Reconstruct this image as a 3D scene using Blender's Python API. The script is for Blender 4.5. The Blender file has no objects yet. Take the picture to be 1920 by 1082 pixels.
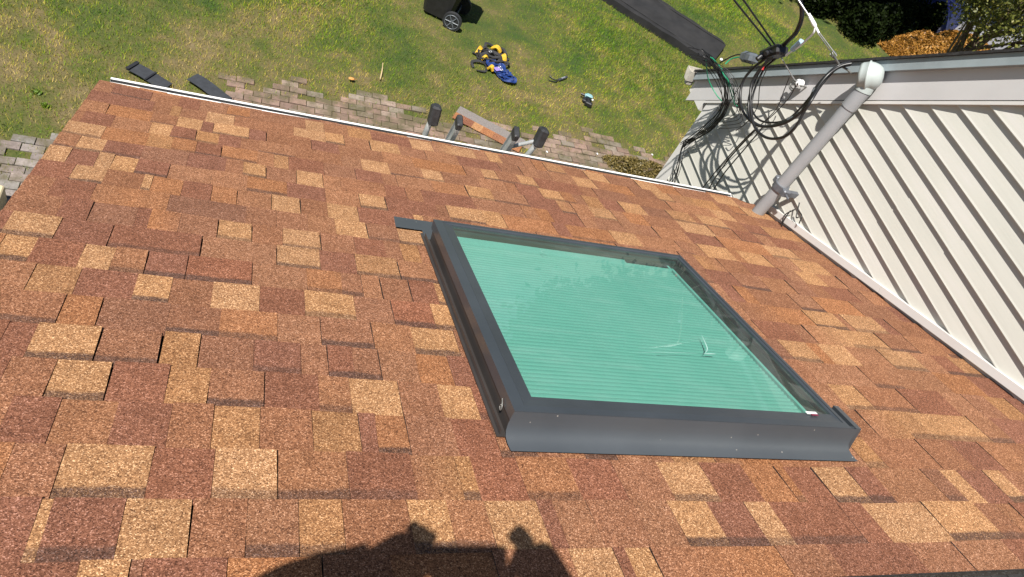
import bpy, bmesh, math, random
import numpy as np
from mathutils import Vector, Matrix
R = math.radians
rnd = random.Random(7)
sc = bpy.context.scene
# ---------------------------------------------------------------- camera, sky, sun, exposure
CX = (0.9264042, 0.10711976, 0.36097178)     # world X (along the eave) seen in camera axes x right, y down, z forward
CY = (-0.14078043, -0.79060928, 0.59591765)
CZ = (0.34922219, -0.60287837, -0.71734339)
H = 6.0
cam = bpy.data.cameras.new("camera"); camo = bpy.data.objects.new("camera", cam); sc.collection.objects.link(camo)
cam.sensor_width = 36; cam.lens = 1386.2 * 36 / 1920; cam.clip_start = 0.02; cam.clip_end = 500
camo.matrix_world = Matrix(((CX[0], -CX[1], -CX[2], 0), (CY[0], -CY[1], -CY[2], 0), (CZ[0], -CZ[1], -CZ[2], H), (0, 0, 0, 1)))
sc.camera = camo
SUN = Vector((0.335, 0.295, -0.895)).normalized()
w = bpy.data.worlds.new("World"); sc.world = w; w.use_nodes = True
nt = w.node_tree; bg = nt.nodes['Background']
sky = nt.nodes.new('ShaderNodeTexSky'); sky.sky_type = 'NISHITA'; sky.sun_disc = False
sky.sun_elevation = math.asin(-SUN.z); sky.sun_rotation = math.atan2(-SUN.x, -SUN.y)
sky.air_density = 1.0; sky.dust_density = 0.6; sky.ozone_density = 1.2
nt.links.new(sky.outputs[0], bg.inputs[0]); bg.inputs[1].default_value = 0.05
sl = bpy.data.lights.new("sun", 'SUN'); so = bpy.data.objects.new("sun", sl); sc.collection.objects.link(so)
sl.energy = 5.0; sl.angle = R(0.53); sl.color = (1.0, 0.955, 0.88)
so.rotation_euler = SUN.to_track_quat('-Z', 'Y').to_euler(); so.location = (-5, -5, 15)
sc.view_settings.view_transform = 'Standard'; sc.view_settings.look = 'None'
sc.view_settings.exposure = 0.76; sc.view_settings.gamma = 1.0

# ---------------------------------------------------------------- helpers
C = sc.collection
def tag(o, label=None, cat=None, group=None, kind=None):
    if label: o['label'] = label
    if cat: o['category'] = cat
    if group: o['group'] = group
    if kind: o['kind'] = kind
    return o
def empty(name, loc=(0, 0, 0), label=None, cat=None, group=None, rz=0):
    o = bpy.data.objects.new(name, None); C.objects.link(o); o.location = loc; o.rotation_euler = (0, 0, rz)
    o.empty_display_size = 0.1
    return tag(o, label, cat, group)
class MB:
    def __init__(s): s.v = []; s.f = []; s.sm = []
    def add(s, vs, fs, smooth=False):
        n = len(s.v); s.v += [tuple(v) for v in vs]; s.f += [tuple(i + n for i in f) for f in fs]; s.sm += [smooth] * len(fs); return s
    def box(s, x0, x1, y0, y1, z0, z1, M=None):
        vs = [(x, y, z) for z in (z0, z1) for y in (y0, y1) for x in (x0, x1)]
        if M is not None: vs = [M @ Vector(v) for v in vs]
        return s.add(vs, [(0, 2, 3, 1), (4, 5, 7, 6), (0, 1, 5, 4), (2, 6, 7, 3), (0, 4, 6, 2), (1, 3, 7, 5)])
    def bevbox(s, x0, x1, y0, y1, z0, z1, b, M=None, taper=0.0):
        # chamfered box: three rings
        def ring(i, z, t=0): return [(x0 + i + b, y0 + i, z), (x1 - i - b, y0 + i, z), (x1 - i, y0 + i + b, z), (x1 - i, y1 - i - b, z), (x1 - i - b, y1 - i, z), (x0 + i + b, y1 - i, z), (x0 + i, y1 - i - b, z), (x0 + i, y0 + i + b, z)]
        rs = [ring(b, z0), ring(0, z0 + b), ring(taper, z1 - b), ring(taper + b, z1)]
        vs = sum(rs, []); fs = [tuple(range(7, -1, -1)), tuple(range(24, 32))]
        for k in range(3):
            for i in range(8): j = (i + 1) % 8; fs.append((k * 8 + i, k * 8 + j, k * 8 + 8 + j, k * 8 + 8 + i))
        if M is not None: vs = [M @ Vector(v) for v in vs]
        return s.add(vs, fs)
    def tube(s, pts, r, n=8, cap=True, sub=6, closed=False, flat=1.0):
        P = spline([Vector(p) for p in pts], sub, closed) if sub > 1 and len(pts) > 2 else [Vector(p) for p in pts]
        m = len(P); up = Vector((0.13, 0.21, 1)).normalized(); prev = None; rings = []
        for i, p in enumerate(P):
            if closed: t = P[(i + 1) % m] - P[i - 1]
            else: t = P[min(i + 1, m - 1)] - P[max(i - 1, 0)]
            if t.length < 1e-9: t = Vector((0, 0, 1))
            t.normalize()
            if prev is None:
                a = t.cross(up); a = a if a.length > .05 else t.cross(Vector((1, 0, 0)))
            else: a = prev - t * prev.dot(t)
            a.normalize(); prev = a; b = t.cross(a)
            rr = r[min(int(i * len(r) / m), len(r) - 1)] if isinstance(r, (list, tuple)) else r
            rings.append([p + (a * math.cos(2 * math.pi * k / n) + b * flat * math.sin(2 * math.pi * k / n)) * rr for k in range(n)])
        vs = [v for rg in rings for v in rg]; fs = []
        for i in range(m if closed else m - 1):
            j = (i + 1) % m
            for k in range(n): l = (k + 1) % n; fs.append((i * n + k, i * n + l, j * n + l, j * n + k))
        s.add(vs, fs, True)
        if cap and not closed:
            s.add(rings[0], [tuple(range(n - 1, -1, -1))]); s.add(rings[-1], [tuple(range(n))])
        return s
    def prism(s, poly, a, b, ax=0):
        # extrude a 2D polygon (other two axes) along axis ax from a to b
        def mk(q, t):
            if ax == 0: return (t, q[0], q[1])
            if ax == 1: return (q[0], t, q[1])
            return (q[0], q[1], t)
        n = len(poly); vs = [mk(q, a) for q in poly] + [mk(q, b) for q in poly]
        fs = [tuple(range(n - 1, -1, -1)), tuple(range(n, 2 * n))] + [(i, (i + 1) % n, n + (i + 1) % n, n + i) for i in range(n)]
        return s.add(vs, fs)
    def ball(s, c, r, nu=12, nv=8, M=None, smooth=True):
        vs = []; c = Vector(c); r = Vector(r) if not isinstance(r, float) else Vector((r, r, r))
        for i in range(nv + 1):
            th = math.pi * i / nv
            for j in range(nu):
                ph = 2 * math.pi * j / nu; q = Vector((r.x * math.sin(th) * math.cos(ph), r.y * math.sin(th) * math.sin(ph), r.z * math.cos(th)))
                vs.append((M @ q if M is not None else q) + c)
        fs = []
        for i in range(nv):
            for j in range(nu):
                k = (j + 1) % nu; fs.append((i * nu + j, (i + 1) * nu + j, (i + 1) * nu + k, i * nu + k))
        return s.add(vs, fs, smooth)
    def build(s, name, mat, parent=None, M=None, fix=True):
        me = bpy.data.meshes.new(name); me.from_pydata([tuple(v) for v in s.v], [], s.f); me.update()
        me.polygons.foreach_set('use_smooth', s.sm)
        if fix:
            bm = bmesh.new(); bm.from_mesh(me); bmesh.ops.recalc_face_normals(bm, faces=bm.faces); bm.to_mesh(me); bm.free()
        me.materials.append(mat); o = bpy.data.objects.new(name, me); C.objects.link(o)
        if parent: o.parent = parent
        if M is not None: o.matrix_local = M
        return o
def spline(P, sub, closed=False):
    out = []; n = len(P)
    for i in range(n if closed else n - 1):
        if closed: p0, p1, p2, p3 = P[i - 1], P[i], P[(i + 1) % n], P[(i + 2) % n]
        else: p0, p1, p2, p3 = P[max(i - 1, 0)], P[i], P[i + 1], P[min(i + 2, n - 1)]
        for k in range(sub):
            t = k / sub
            out.append(0.5 * ((2 * p1) + (-p0 + p2) * t + (2 * p0 - 5 * p1 + 4 * p2 - p3) * t * t + (-p0 + 3 * p1 - 3 * p2 + p3) * t ** 3))
    if not closed: out.append(P[-1])
    return out

# ---------------------------------------------------------------- materials
def newmat(name):
    m = bpy.data.materials.new(name); m.use_nodes = True; nt = m.node_tree
    return m, nt, nt.nodes['Principled BSDF'], nt.nodes.new, nt.links.new
def ramp(nt, stops, src, interp='LINEAR'):
    r = nt.nodes.new('ShaderNodeValToRGB'); cr = r.color_ramp; cr.interpolation = interp
    while len(cr.elements) < len(stops): cr.elements.new(0.5)
    for e, (p, c) in zip(cr.elements, stops): e.position = p; e.color = (*c, 1) if len(c) == 3 else c
    nt.links.new(src, r.inputs[0]); return r.outputs[0]
def noise(nt, vec, scale, detail=3, rough=0.55, dist=0):
    n = nt.nodes.new('ShaderNodeTexNoise'); n.inputs['Scale'].default_value = scale; n.inputs['Detail'].default_value = detail
    n.inputs['Roughness'].default_value = rough; n.inputs['Distortion'].default_value = dist
    if vec is not None: nt.links.new(vec, n.inputs['Vector'])
    return n.outputs[0]
def mixc(nt, fac, a, b, mode='MIX'):
    m = nt.nodes.new('ShaderNodeMix'); m.data_type = 'RGBA'; m.blend_type = mode
    for s, v in ((m.inputs[0], fac), (m.inputs[6], a), (m.inputs[7], b)):
        if hasattr(v, 'is_output'): nt.links.new(v, s)
        elif isinstance(v, tuple): s.default_value = (*v, 1)
        else: s.default_value = v
    return m.outputs[2]
def mth(nt, op, a, b=None, clamp=False):
    m = nt.nodes.new('ShaderNodeMath'); m.operation = op; m.use_clamp = clamp
    for s, v in ((m.inputs[0], a), (m.inputs[1], b)):
        if v is None: continue
        if hasattr(v, 'is_output'): nt.links.new(v, s)
        else: s.default_value = v
    return m.outputs[0]
def bump(nt, b, h, strength=0.3, dist=0.01):
    n = nt.nodes.new('ShaderNodeBump'); n.inputs['Strength'].default_value = strength; n.inputs['Distance'].default_value = dist
    nt.links.new(h, n.inputs['Height']); nt.links.new(n.outputs[0], b.inputs['Normal'])
def plain(name, col, rough=0.5, metal=0.0, var=0.12, vscale=8, bmp=0.0, bscale=60, spec=0.5):
    m, nt, b, N, L = newmat(name); tc = N('ShaderNodeTexCoord')
    n = noise(nt, tc.outputs['Object'], vscale, 5)
    c0 = tuple(max(0, c * (1 - var)) for c in col); c1 = tuple(min(1, c * (1 + var)) for c in col)
    L(ramp(nt, [(0.3, c0), (0.7, c1)], n), b.inputs['Base Color'])
    L(ramp(nt, [(0.2, (rough * .85,) * 3), (0.8, (min(1, rough * 1.15),) * 3)], n), b.inputs['Roughness'])
    b.inputs['Metallic'].default_value = metal; b.inputs['Specular IOR Level'].default_value = spec
    if bmp > 0: bump(nt, b, noise(nt, tc.outputs['Object'], bscale, 3), bmp, 0.004)
    return m
# shingle granules
def shingle_mat():
    m, nt, b, N, L = newmat('asphalt_shingle')
    tc = N('ShaderNodeTexCoord'); uv = tc.outputs['UV']; ob = tc.outputs['Object']
    at = N('ShaderNodeAttribute'); at.attribute_name = 'tabcol'
    sep = N('ShaderNodeSeparateXYZ'); L(uv, sep.inputs[0])
    edge = noise(nt, ob, 16, 4)
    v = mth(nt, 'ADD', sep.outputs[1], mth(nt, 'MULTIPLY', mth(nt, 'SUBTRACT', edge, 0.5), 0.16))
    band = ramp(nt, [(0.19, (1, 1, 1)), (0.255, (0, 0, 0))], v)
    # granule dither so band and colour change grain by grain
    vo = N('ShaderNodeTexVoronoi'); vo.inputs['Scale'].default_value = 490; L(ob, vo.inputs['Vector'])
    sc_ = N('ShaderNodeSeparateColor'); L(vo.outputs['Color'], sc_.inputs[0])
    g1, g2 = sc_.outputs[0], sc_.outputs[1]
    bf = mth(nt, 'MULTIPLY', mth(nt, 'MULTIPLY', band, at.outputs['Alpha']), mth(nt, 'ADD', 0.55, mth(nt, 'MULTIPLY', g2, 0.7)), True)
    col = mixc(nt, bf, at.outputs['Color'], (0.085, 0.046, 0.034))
    mott = ramp(nt, [(0.3, (0.86, 0.85, 0.84)), (0.7, (1.13, 1.14, 1.15))], noise(nt, ob, 9, 5, 0.7))
    col = mixc(nt, 1.0, col, mott, 'MULTIPLY')
    sp = ramp(nt, [(0.0, (0.34, 0.29, 0.26)), (0.12, (0.62, 0.56, 0.51)), (0.32, (0.88, 0.84, 0.79)), (0.58, (1.05, 1.02, 0.98)), (0.80, (1.38, 1.43, 1.43)), (0.92, (2.0, 2.35, 2.7))], g1, 'CONSTANT')
    col = mixc(nt, 1.0, col, sp, 'MULTIPLY')
    vo2 = N('ShaderNodeTexVoronoi'); vo2.inputs['Scale'].default_value = 190; L(ob, vo2.inputs['Vector'])
    s2 = N('ShaderNodeSeparateColor'); L(vo2.outputs['Color'], s2.inputs[0])
    sp2 = ramp(nt, [(0.0, (0.78, 0.76, 0.75)), (0.5, (1.0, 1.0, 1.0)), (1.0, (1.2, 1.23, 1.25))], s2.outputs[0])
    col = mixc(nt, 1.0, col, sp2, 'MULTIPLY')
    L(col, b.inputs['Base Color']); b.inputs['Roughness'].default_value = 0.9; b.inputs['Specular IOR Level'].default_value = 0.25
    bump(nt, b, vo.outputs['Distance'], 0.5, 0.0012)
    return m
M_sh = shingle_mat()
def siding_mat():
    m, nt, b, N, L = newmat('vinyl_siding'); tc = N('ShaderNodeTexCoord'); ob = tc.outputs['Object']
    mp = N('ShaderNodeMapping'); mp.inputs['Scale'].default_value = (1, 0.7, 5); L(ob, mp.inputs[0])
    col = ramp(nt, [(0.3, (0.51, 0.505, 0.455)), (0.55, (0.545, 0.535, 0.485)), (0.75, (0.575, 0.555, 0.52))], noise(nt, mp.outputs[0], 2.3, 5))
    dirt = ramp(nt, [(0.66, (0, 0, 0)), (0.8, (0.35, 0.35, 0.35))], noise(nt, ob, 22, 6, 0.7))
    col = mixc(nt, dirt, col, (0.55, 0.53, 0.46))
    L(col, b.inputs['Base Color']); b.inputs['Roughness'].default_value = 0.42
    mp2 = N('ShaderNodeMapping'); mp2.inputs['Scale'].default_value = (1, 1.5, 40); L(ob, mp2.inputs[0])
    bump(nt, b, noise(nt, mp2.outputs[0], 4, 3), 0.12, 0.003)
    return m
M_sid = siding_mat()
M_trim = plain('white_trim', (0.66, 0.645, 0.62), 0.4, var=0.05, vscale=3)
M_fascia = plain('fascia_grey', (0.56, 0.55, 0.55), 0.42, var=0.05, vscale=3, bmp=0.05, bscale=20)
M_white = plain('white_gutter', (0.82, 0.81, 0.78), 0.35, var=0.05, vscale=12)
M_dirtyw = plain('weathered_white', (0.48, 0.45, 0.39), 0.5, var=0.3, vscale=14)
M_drip = plain('grey_metal_drip', (0.28, 0.325, 0.345), 0.35, 0.0, 0.12, 6)
M_blackish = plain('black_edge', (0.022, 0.021, 0.021), 0.8, var=0.4, vscale=40, bmp=0.5, bscale=90)
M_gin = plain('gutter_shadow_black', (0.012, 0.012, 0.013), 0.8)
M_frame = plain('skylight_grey', (0.052, 0.061, 0.071), 0.36, 0.25, 0.12, 5, 0.04, 30, 0.5)
M_frame2 = plain('skylight_brown_grey', (0.05, 0.044, 0.042), 0.45, 0.2, 0.15, 5)
M_well = plain('skylight_well', (0.006, 0.008, 0.008), 0.5)
def flashing_mat():
    m, nt, b, N, L = newmat('flashing_grey'); tc = N('ShaderNodeTexCoord'); ob = tc.outputs['Object']
    base = ramp(nt, [(0.3, (0.058, 0.067, 0.077)), (0.7, (0.072, 0.082, 0.093))], noise(nt, ob, 4, 4))
    sp = N('ShaderNodeTexVoronoi'); sp.inputs['Scale'].default_value = 55; L(ob, sp.inputs['Vector'])
    s1 = N('ShaderNodeSeparateColor'); L(sp.outputs['Color'], s1.inputs[0])
    dot = mth(nt, 'MULTIPLY', mth(nt, 'LESS_THAN', sp.outputs['Distance'], 0.11), mth(nt, 'GREATER_THAN', s1.outputs[0], 0.84))
    col = mixc(nt, dot, base, (0.35, 0.33, 0.30)); L(col, b.inputs['Base Color'])
    b.inputs['Roughness'].default_value = 0.42; b.inputs['Metallic'].default_value = 0.25
    bump(nt, b, noise(nt, ob, 7, 3), 0.15, 0.006); return m
M_fl = flashing_mat()
def glass_mat():
    m, nt, b, N, L = newmat('skylight_glass'); nt.nodes.remove(b); out = nt.nodes['Material Output']
    tc = N('ShaderNodeTexCoord'); ob = tc.outputs['Object']
    tr = N('ShaderNodeBsdfTransparent'); tr.inputs[0].default_value = (0.72, 0.95, 0.87, 1)
    gl = N('ShaderNodeBsdfGlossy'); gl.inputs['Roughness'].default_value = 0.015; gl.inputs[0].default_value = (0.95, 1, 0.98, 1)
    fr = N('ShaderNodeFresnel'); fr.inputs[0].default_value = 1.62
    mx = N('ShaderNodeMixShader'); ge_ = N('ShaderNodeNewGeometry'); L(mth(nt, 'MULTIPLY', fr.outputs[0], mth(nt, 'SUBTRACT', 0.75, mth(nt, 'MULTIPLY', ge_.outputs['Backfacing'], 0.75)), True), mx.inputs[0]); L(tr.outputs[0], mx.inputs[1]); L(gl.outputs[0], mx.inputs[2])
    # dust, wiped smears
    df = N('ShaderNodeBsdfDiffuse'); df.inputs[0].default_value = (0.80, 0.86, 0.84, 1)
    mp = N('ShaderNodeMapping'); mp.inputs['Rotation'].default_value = (0, 0, 0.5); mp.inputs['Scale'].default_value = (1.0, 5.5, 1); L(ob, mp.inputs[0])
    a = ramp(nt, [(0.52, (0, 0, 0)), (0.78, (0.05, 0.05, 0.05))], noise(nt, mp.outputs[0], 3.0, 6, 0.7))
    c = ramp(nt, [(0.42, (0.02, 0.02, 0.02)), (0.78, (0.05, 0.05, 0.05))], noise(nt, ob, 5, 6, 0.75))
    s = mth(nt, 'ADD', a, c, True)
    mx2 = N('ShaderNodeMixShader'); L(mth(nt, 'MULTIPLY', s, mth(nt, 'SUBTRACT', 1.0, ge_.outputs['Backfacing'])), mx2.inputs[0]); L(mx.outputs[0], mx2.inputs[1]); L(df.outputs[0], mx2.inputs[2])
    L(mx2.outputs[0], out.inputs[0]); return m
M_glass = glass_mat()
M_blind = plain('green_pleated_fabric', (0.25, 0.29, 0.32), 0.8, var=0.03, vscale=3)
M_rail = plain('pale_green_rail', (0.30, 0.36, 0.40), 0.45, var=0.03)
M_smear = plain('chalky_smear', (0.26, 0.42, 0.38), 0.9, var=0.1, vscale=60)
M_alu = plain('brushed_aluminium', (0.42, 0.44, 0.44), 0.33, 0.35, 0.15, 20)
M_rubber = plain('black_rubber', (0.022, 0.023, 0.025), 0.6, var=0.3, vscale=30)
M_cable = plain('black_cable', (0.012, 0.012, 0.013), 0.38, var=0.3, vscale=30)
M_green = plain('green_wire', (0.01, 0.26, 0.13), 0.4)
M_steel = plain('galvanised_steel', (0.55, 0.56, 0.57), 0.35, 0.7)
M_dsteel = plain('dark_galvanised', (0.20, 0.20, 0.19), 0.5, 0.6, 0.3, 40)
M_pvc = plain('grey_conduit', (0.30, 0.31, 0.325), 0.42, var=0.05, vscale=6)
M_head = plain('pale_weather_head', (0.37, 0.41, 0.40), 0.42, var=0.05, vscale=10)
M_clamp = plain('clamp_grey', (0.13, 0.14, 0.16), 0.45, 0.3, 0.2, 30)
M_ppl = plain('black_plastic', (0.018, 0.018, 0.02), 0.42, var=0.2, vscale=10)
M_splice2 = plain('grey_splice_cover', (0.12, 0.135, 0.15), 0.35, 0.2, 0.2, 30)
M_whitepl = plain('white_plastic', (0.75, 0.76, 0.76), 0.4)
M_bluecon = plain('pale_blue_plastic', (0.30, 0.42, 0.52), 0.35)
M_bluedk = plain('dark_blue_bolt', (0.015, 0.05, 0.13), 0.35)
M_red = plain('red_tape', (0.45, 0.02, 0.02), 0.5)
M_yellow = plain('yellow_webbing', (0.50, 0.31, 0.015), 0.7, var=0.2, vscale=30)
M_bweb = plain('black_webbing', (0.02, 0.02, 0.022), 0.8, var=0.3, vscale=40)
M_blue = plain('blue_webbing', (0.006, 0.028, 0.14), 0.6, var=0.3, vscale=30)
M_purple = plain('purple_tag', (0.22, 0.16, 0.5), 0.6)
M_tblue = plain('pale_blue_shell', (0.2, 0.36, 0.38), 0.4)
M_mat = plain('black_mat', (0.0135, 0.013, 0.0135), 0.75, var=0.35, vscale=4, bmp=0.4, bscale=14)
M_strip = plain('dark_felt_strip', (0.024, 0.027, 0.033), 0.85, var=0.3, vscale=18, bmp=0.5, bscale=150)
M_cream = plain('cream_board', (0.5, 0.42, 0.27), 0.6)
M_bark = plain('bark', (0.12, 0.085, 0.055), 0.9, var=0.4, vscale=20, bmp=0.8, bscale=30)
M_twig = plain('pale_stick', (0.42, 0.32, 0.17), 0.8)
M_leafo = plain('dry_orange_leaf', (0.5, 0.24, 0.07), 0.8)
M_skin = plain('skin', (0.55, 0.34, 0.25), 0.5, var=0.06)
M_shirt = plain('dark_shirt', (0.05, 0.06, 0.09), 0.85, bmp=0.3, bscale=40)
M_trous = plain('work_trousers', (0.10, 0.09, 0.075), 0.85, bmp=0.3, bscale=40)
M_hair = plain('dark_hair', (0.03, 0.02, 0.015), 0.6, bmp=0.6, bscale=80)
M_off = plain('grey_shingle_back', (0.17, 0.15, 0.14), 0.9, var=0.25, vscale=60, bmp=0.4, bscale=250)
M_tarp = plain('dark_blue_tarp', (0.006, 0.008, 0.07), 0.45, var=0.2, vscale=6)
def asphalt_mat():
    m, nt, b, N, L = newmat('driveway_asphalt'); tc = N('ShaderNodeTexCoord'); ob = tc.outputs['Object']
    col = ramp(nt, [(0.3, (0.15, 0.15, 0.16)), (0.7, (0.21, 0.205, 0.22))], noise(nt, ob, 1.5, 8, 0.7))
    L(col, b.inputs['Base Color']); b.inputs['Roughness'].default_value = 0.9
    bump(nt, b, noise(nt, ob, 60, 3), 0.5, 0.01); return m
M_asph = asphalt_mat()
def patch(nt, pos):
    # shared lawn colouring from world position: green / straw / bright patches
    n1 = noise(nt, pos, 0.85, 6, 0.62, 0.3); n2 = noise(nt, pos, 3.2, 5, 0.6); n3 = noise(nt, pos, 0.33, 3, 0.5)
    f = mth(nt, 'ADD', mth(nt, 'MULTIPLY', n1, 0.62), mth(nt, 'MULTIPLY', n2, 0.38))
    sx = nt.nodes.new('ShaderNodeSeparateXYZ'); nt.links.new(pos, sx.inputs[0])
    # drier near the brick path, greener far out
    dry = mth(nt, 'SUBTRACT', 0.085, mth(nt, 'MULTIPLY', mth(nt, 'SUBTRACT', sx.outputs[1], 7.6), 0.032))
    dry = mth(nt, 'MAXIMUM', mth(nt, 'MINIMUM', dry, 0.09), -0.02)
    f = mth(nt, 'ADD', mth(nt, 'ADD', mth(nt, 'MULTIPLY', mth(nt, 'SUBTRACT', f, 0.5), 1.2), 0.475), dry)
    return f, n3
def lawn_mat(name, blades):
    m, nt, b, N, L = newmat(name); ge = N('ShaderNodeNewGeometry'); pos = ge.outputs['Position']
    f, n3 = patch(nt, pos)
    if blades:
        at = N('ShaderNodeAttribute'); at.attribute_name = 'rv'
        f = mth(nt, 'ADD', f, mth(nt, 'MULTIPLY', mth(nt, 'SUBTRACT', at.outputs['Fac'], 0.5), 0.33))
        col = ramp(nt, [(0.28, (0.035, 0.095, 0.006)), (0.42, (0.105, 0.200, 0.010)), (0.54, (0.205, 0.245, 0.018)), (0.65, (0.34, 0.275, 0.065)), (0.80, (0.52, 0.39, 0.16))], f)
        tint = ramp(nt, [(0.40, (1, 1, 1)), (0.62, (1.30, 1.30, 0.72))], n3)
        col = mixc(nt, 1.0, col, tint, 'MULTIPLY')
        b.inputs['Roughness'].default_value = 0.6; b.inputs['Specular IOR Level'].default_value = 0.2
        L(col, b.inputs['Base Color'])
    else:
        col = ramp(nt, [(0.34, (0.03, 0.055, 0.006)), (0.5, (0.065, 0.072, 0.012)), (0.62, (0.11, 0.085, 0.033)), (0.75, (0.16, 0.12, 0.06))], mth(nt, 'ADD', f, mth(nt, 'MULTIPLY', mth(nt, 'SUBTRACT', noise(nt, pos, 40, 3), 0.5), 0.25)))
        L(col, b.inputs['Base Color']); b.inputs['Roughness'].default_value = 0.95
        bump(nt, b, noise(nt, pos, 30, 4), 0.6, 0.03)
    return m
M_lawn = lawn_mat('lawn_soil', False); M_blade = lawn_mat('grass_blade', True)
def paver_mat():
    m, nt, b, N, L = newmat('old_brick_paver'); tc = N('ShaderNodeTexCoord'); ob = tc.outputs['Object']
    at = N('ShaderNodeAttribute'); at.attribute_name = 'tabcol'
    g = ramp(nt, [(0.3, (0.68, 0.68, 0.68)), (0.7, (1.2, 1.2, 1.22))], noise(nt, ob, 14, 7, 0.75))
    col = mixc(nt, 1.0, at.outputs['Color'], g, 'MULTIPLY')
    moss = ramp(nt, [(0.42, (0, 0, 0)), (0.58, (0.9, 0.9, 0.9))], noise(nt, ob, 2.4, 6, 0.7))
    col = mixc(nt, moss, col, (0.085, 0.072, 0.036)); L(col, b.inputs['Base Color'])
    b.inputs['Roughness'].default_value = 0.92; bump(nt, b, noise(nt, ob, 50, 4), 0.6, 0.006); return m
M_paver = paver_mat()
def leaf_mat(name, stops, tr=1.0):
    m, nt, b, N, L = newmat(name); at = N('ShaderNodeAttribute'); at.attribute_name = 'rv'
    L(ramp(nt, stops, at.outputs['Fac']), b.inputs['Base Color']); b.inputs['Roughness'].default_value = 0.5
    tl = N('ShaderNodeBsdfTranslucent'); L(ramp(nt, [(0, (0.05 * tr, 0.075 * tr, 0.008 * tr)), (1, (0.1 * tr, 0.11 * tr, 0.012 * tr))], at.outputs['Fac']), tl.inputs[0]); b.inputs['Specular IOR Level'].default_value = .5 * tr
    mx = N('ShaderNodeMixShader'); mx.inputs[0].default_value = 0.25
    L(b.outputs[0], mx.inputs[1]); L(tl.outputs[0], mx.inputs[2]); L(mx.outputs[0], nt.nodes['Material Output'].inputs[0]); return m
M_leaf = leaf_mat('yellow_green_leaves', [(0, (0.035, 0.05, 0.006)), (0.6, (0.115, 0.125, 0.016)), (1, (0.24, 0.22, 0.045))])
M_leafd = leaf_mat('dark_leaves', [(0, (0.004, 0.008, 0.002)), (1, (0.014, 0.022, 0.005))], 0.1)  # near-black leaf tone, deep shade put into the colour
M_weed = leaf_mat('dry_weeds', [(0, (0.08, 0.065, 0.018)), (0.6, (0.19, 0.14, 0.04)), (1, (0.29, 0.22, 0.08))])
M_chip = leaf_mat('orange_straw', [(0, (0.17, 0.07, 0.010)), (0.6, (0.40, 0.185, 0.03)), (1, (0.58, 0.31, 0.07))])

def setcol(o, cols, name='tabcol'):
    a = o.data.color_attributes.new(name, 'FLOAT_COLOR', 'CORNER'); a.data.foreach_set('color', np.asarray(cols, dtype=np.float32).ravel())

# ---------------------------------------------------------------- roof frame
TH = 0.397464026; D = 1.167
cs, sn = math.cos(TH), math.sin(TH)
# roof-local axes: u along eave (+X), v down the slope (+Y side), h up off the roof
ROOF = Matrix(((1, 0, 0, 0), (0, cs, sn, -D * sn), (0, -sn, cs, H - D * cs), (0, 0, 0, 1)))
V_R = 0.882                                                       # ridge line
rp = ROOF @ Vector((0, V_R, 0)); RIDGE_Y, RIDGE_Z = rp.y, rp.z
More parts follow.
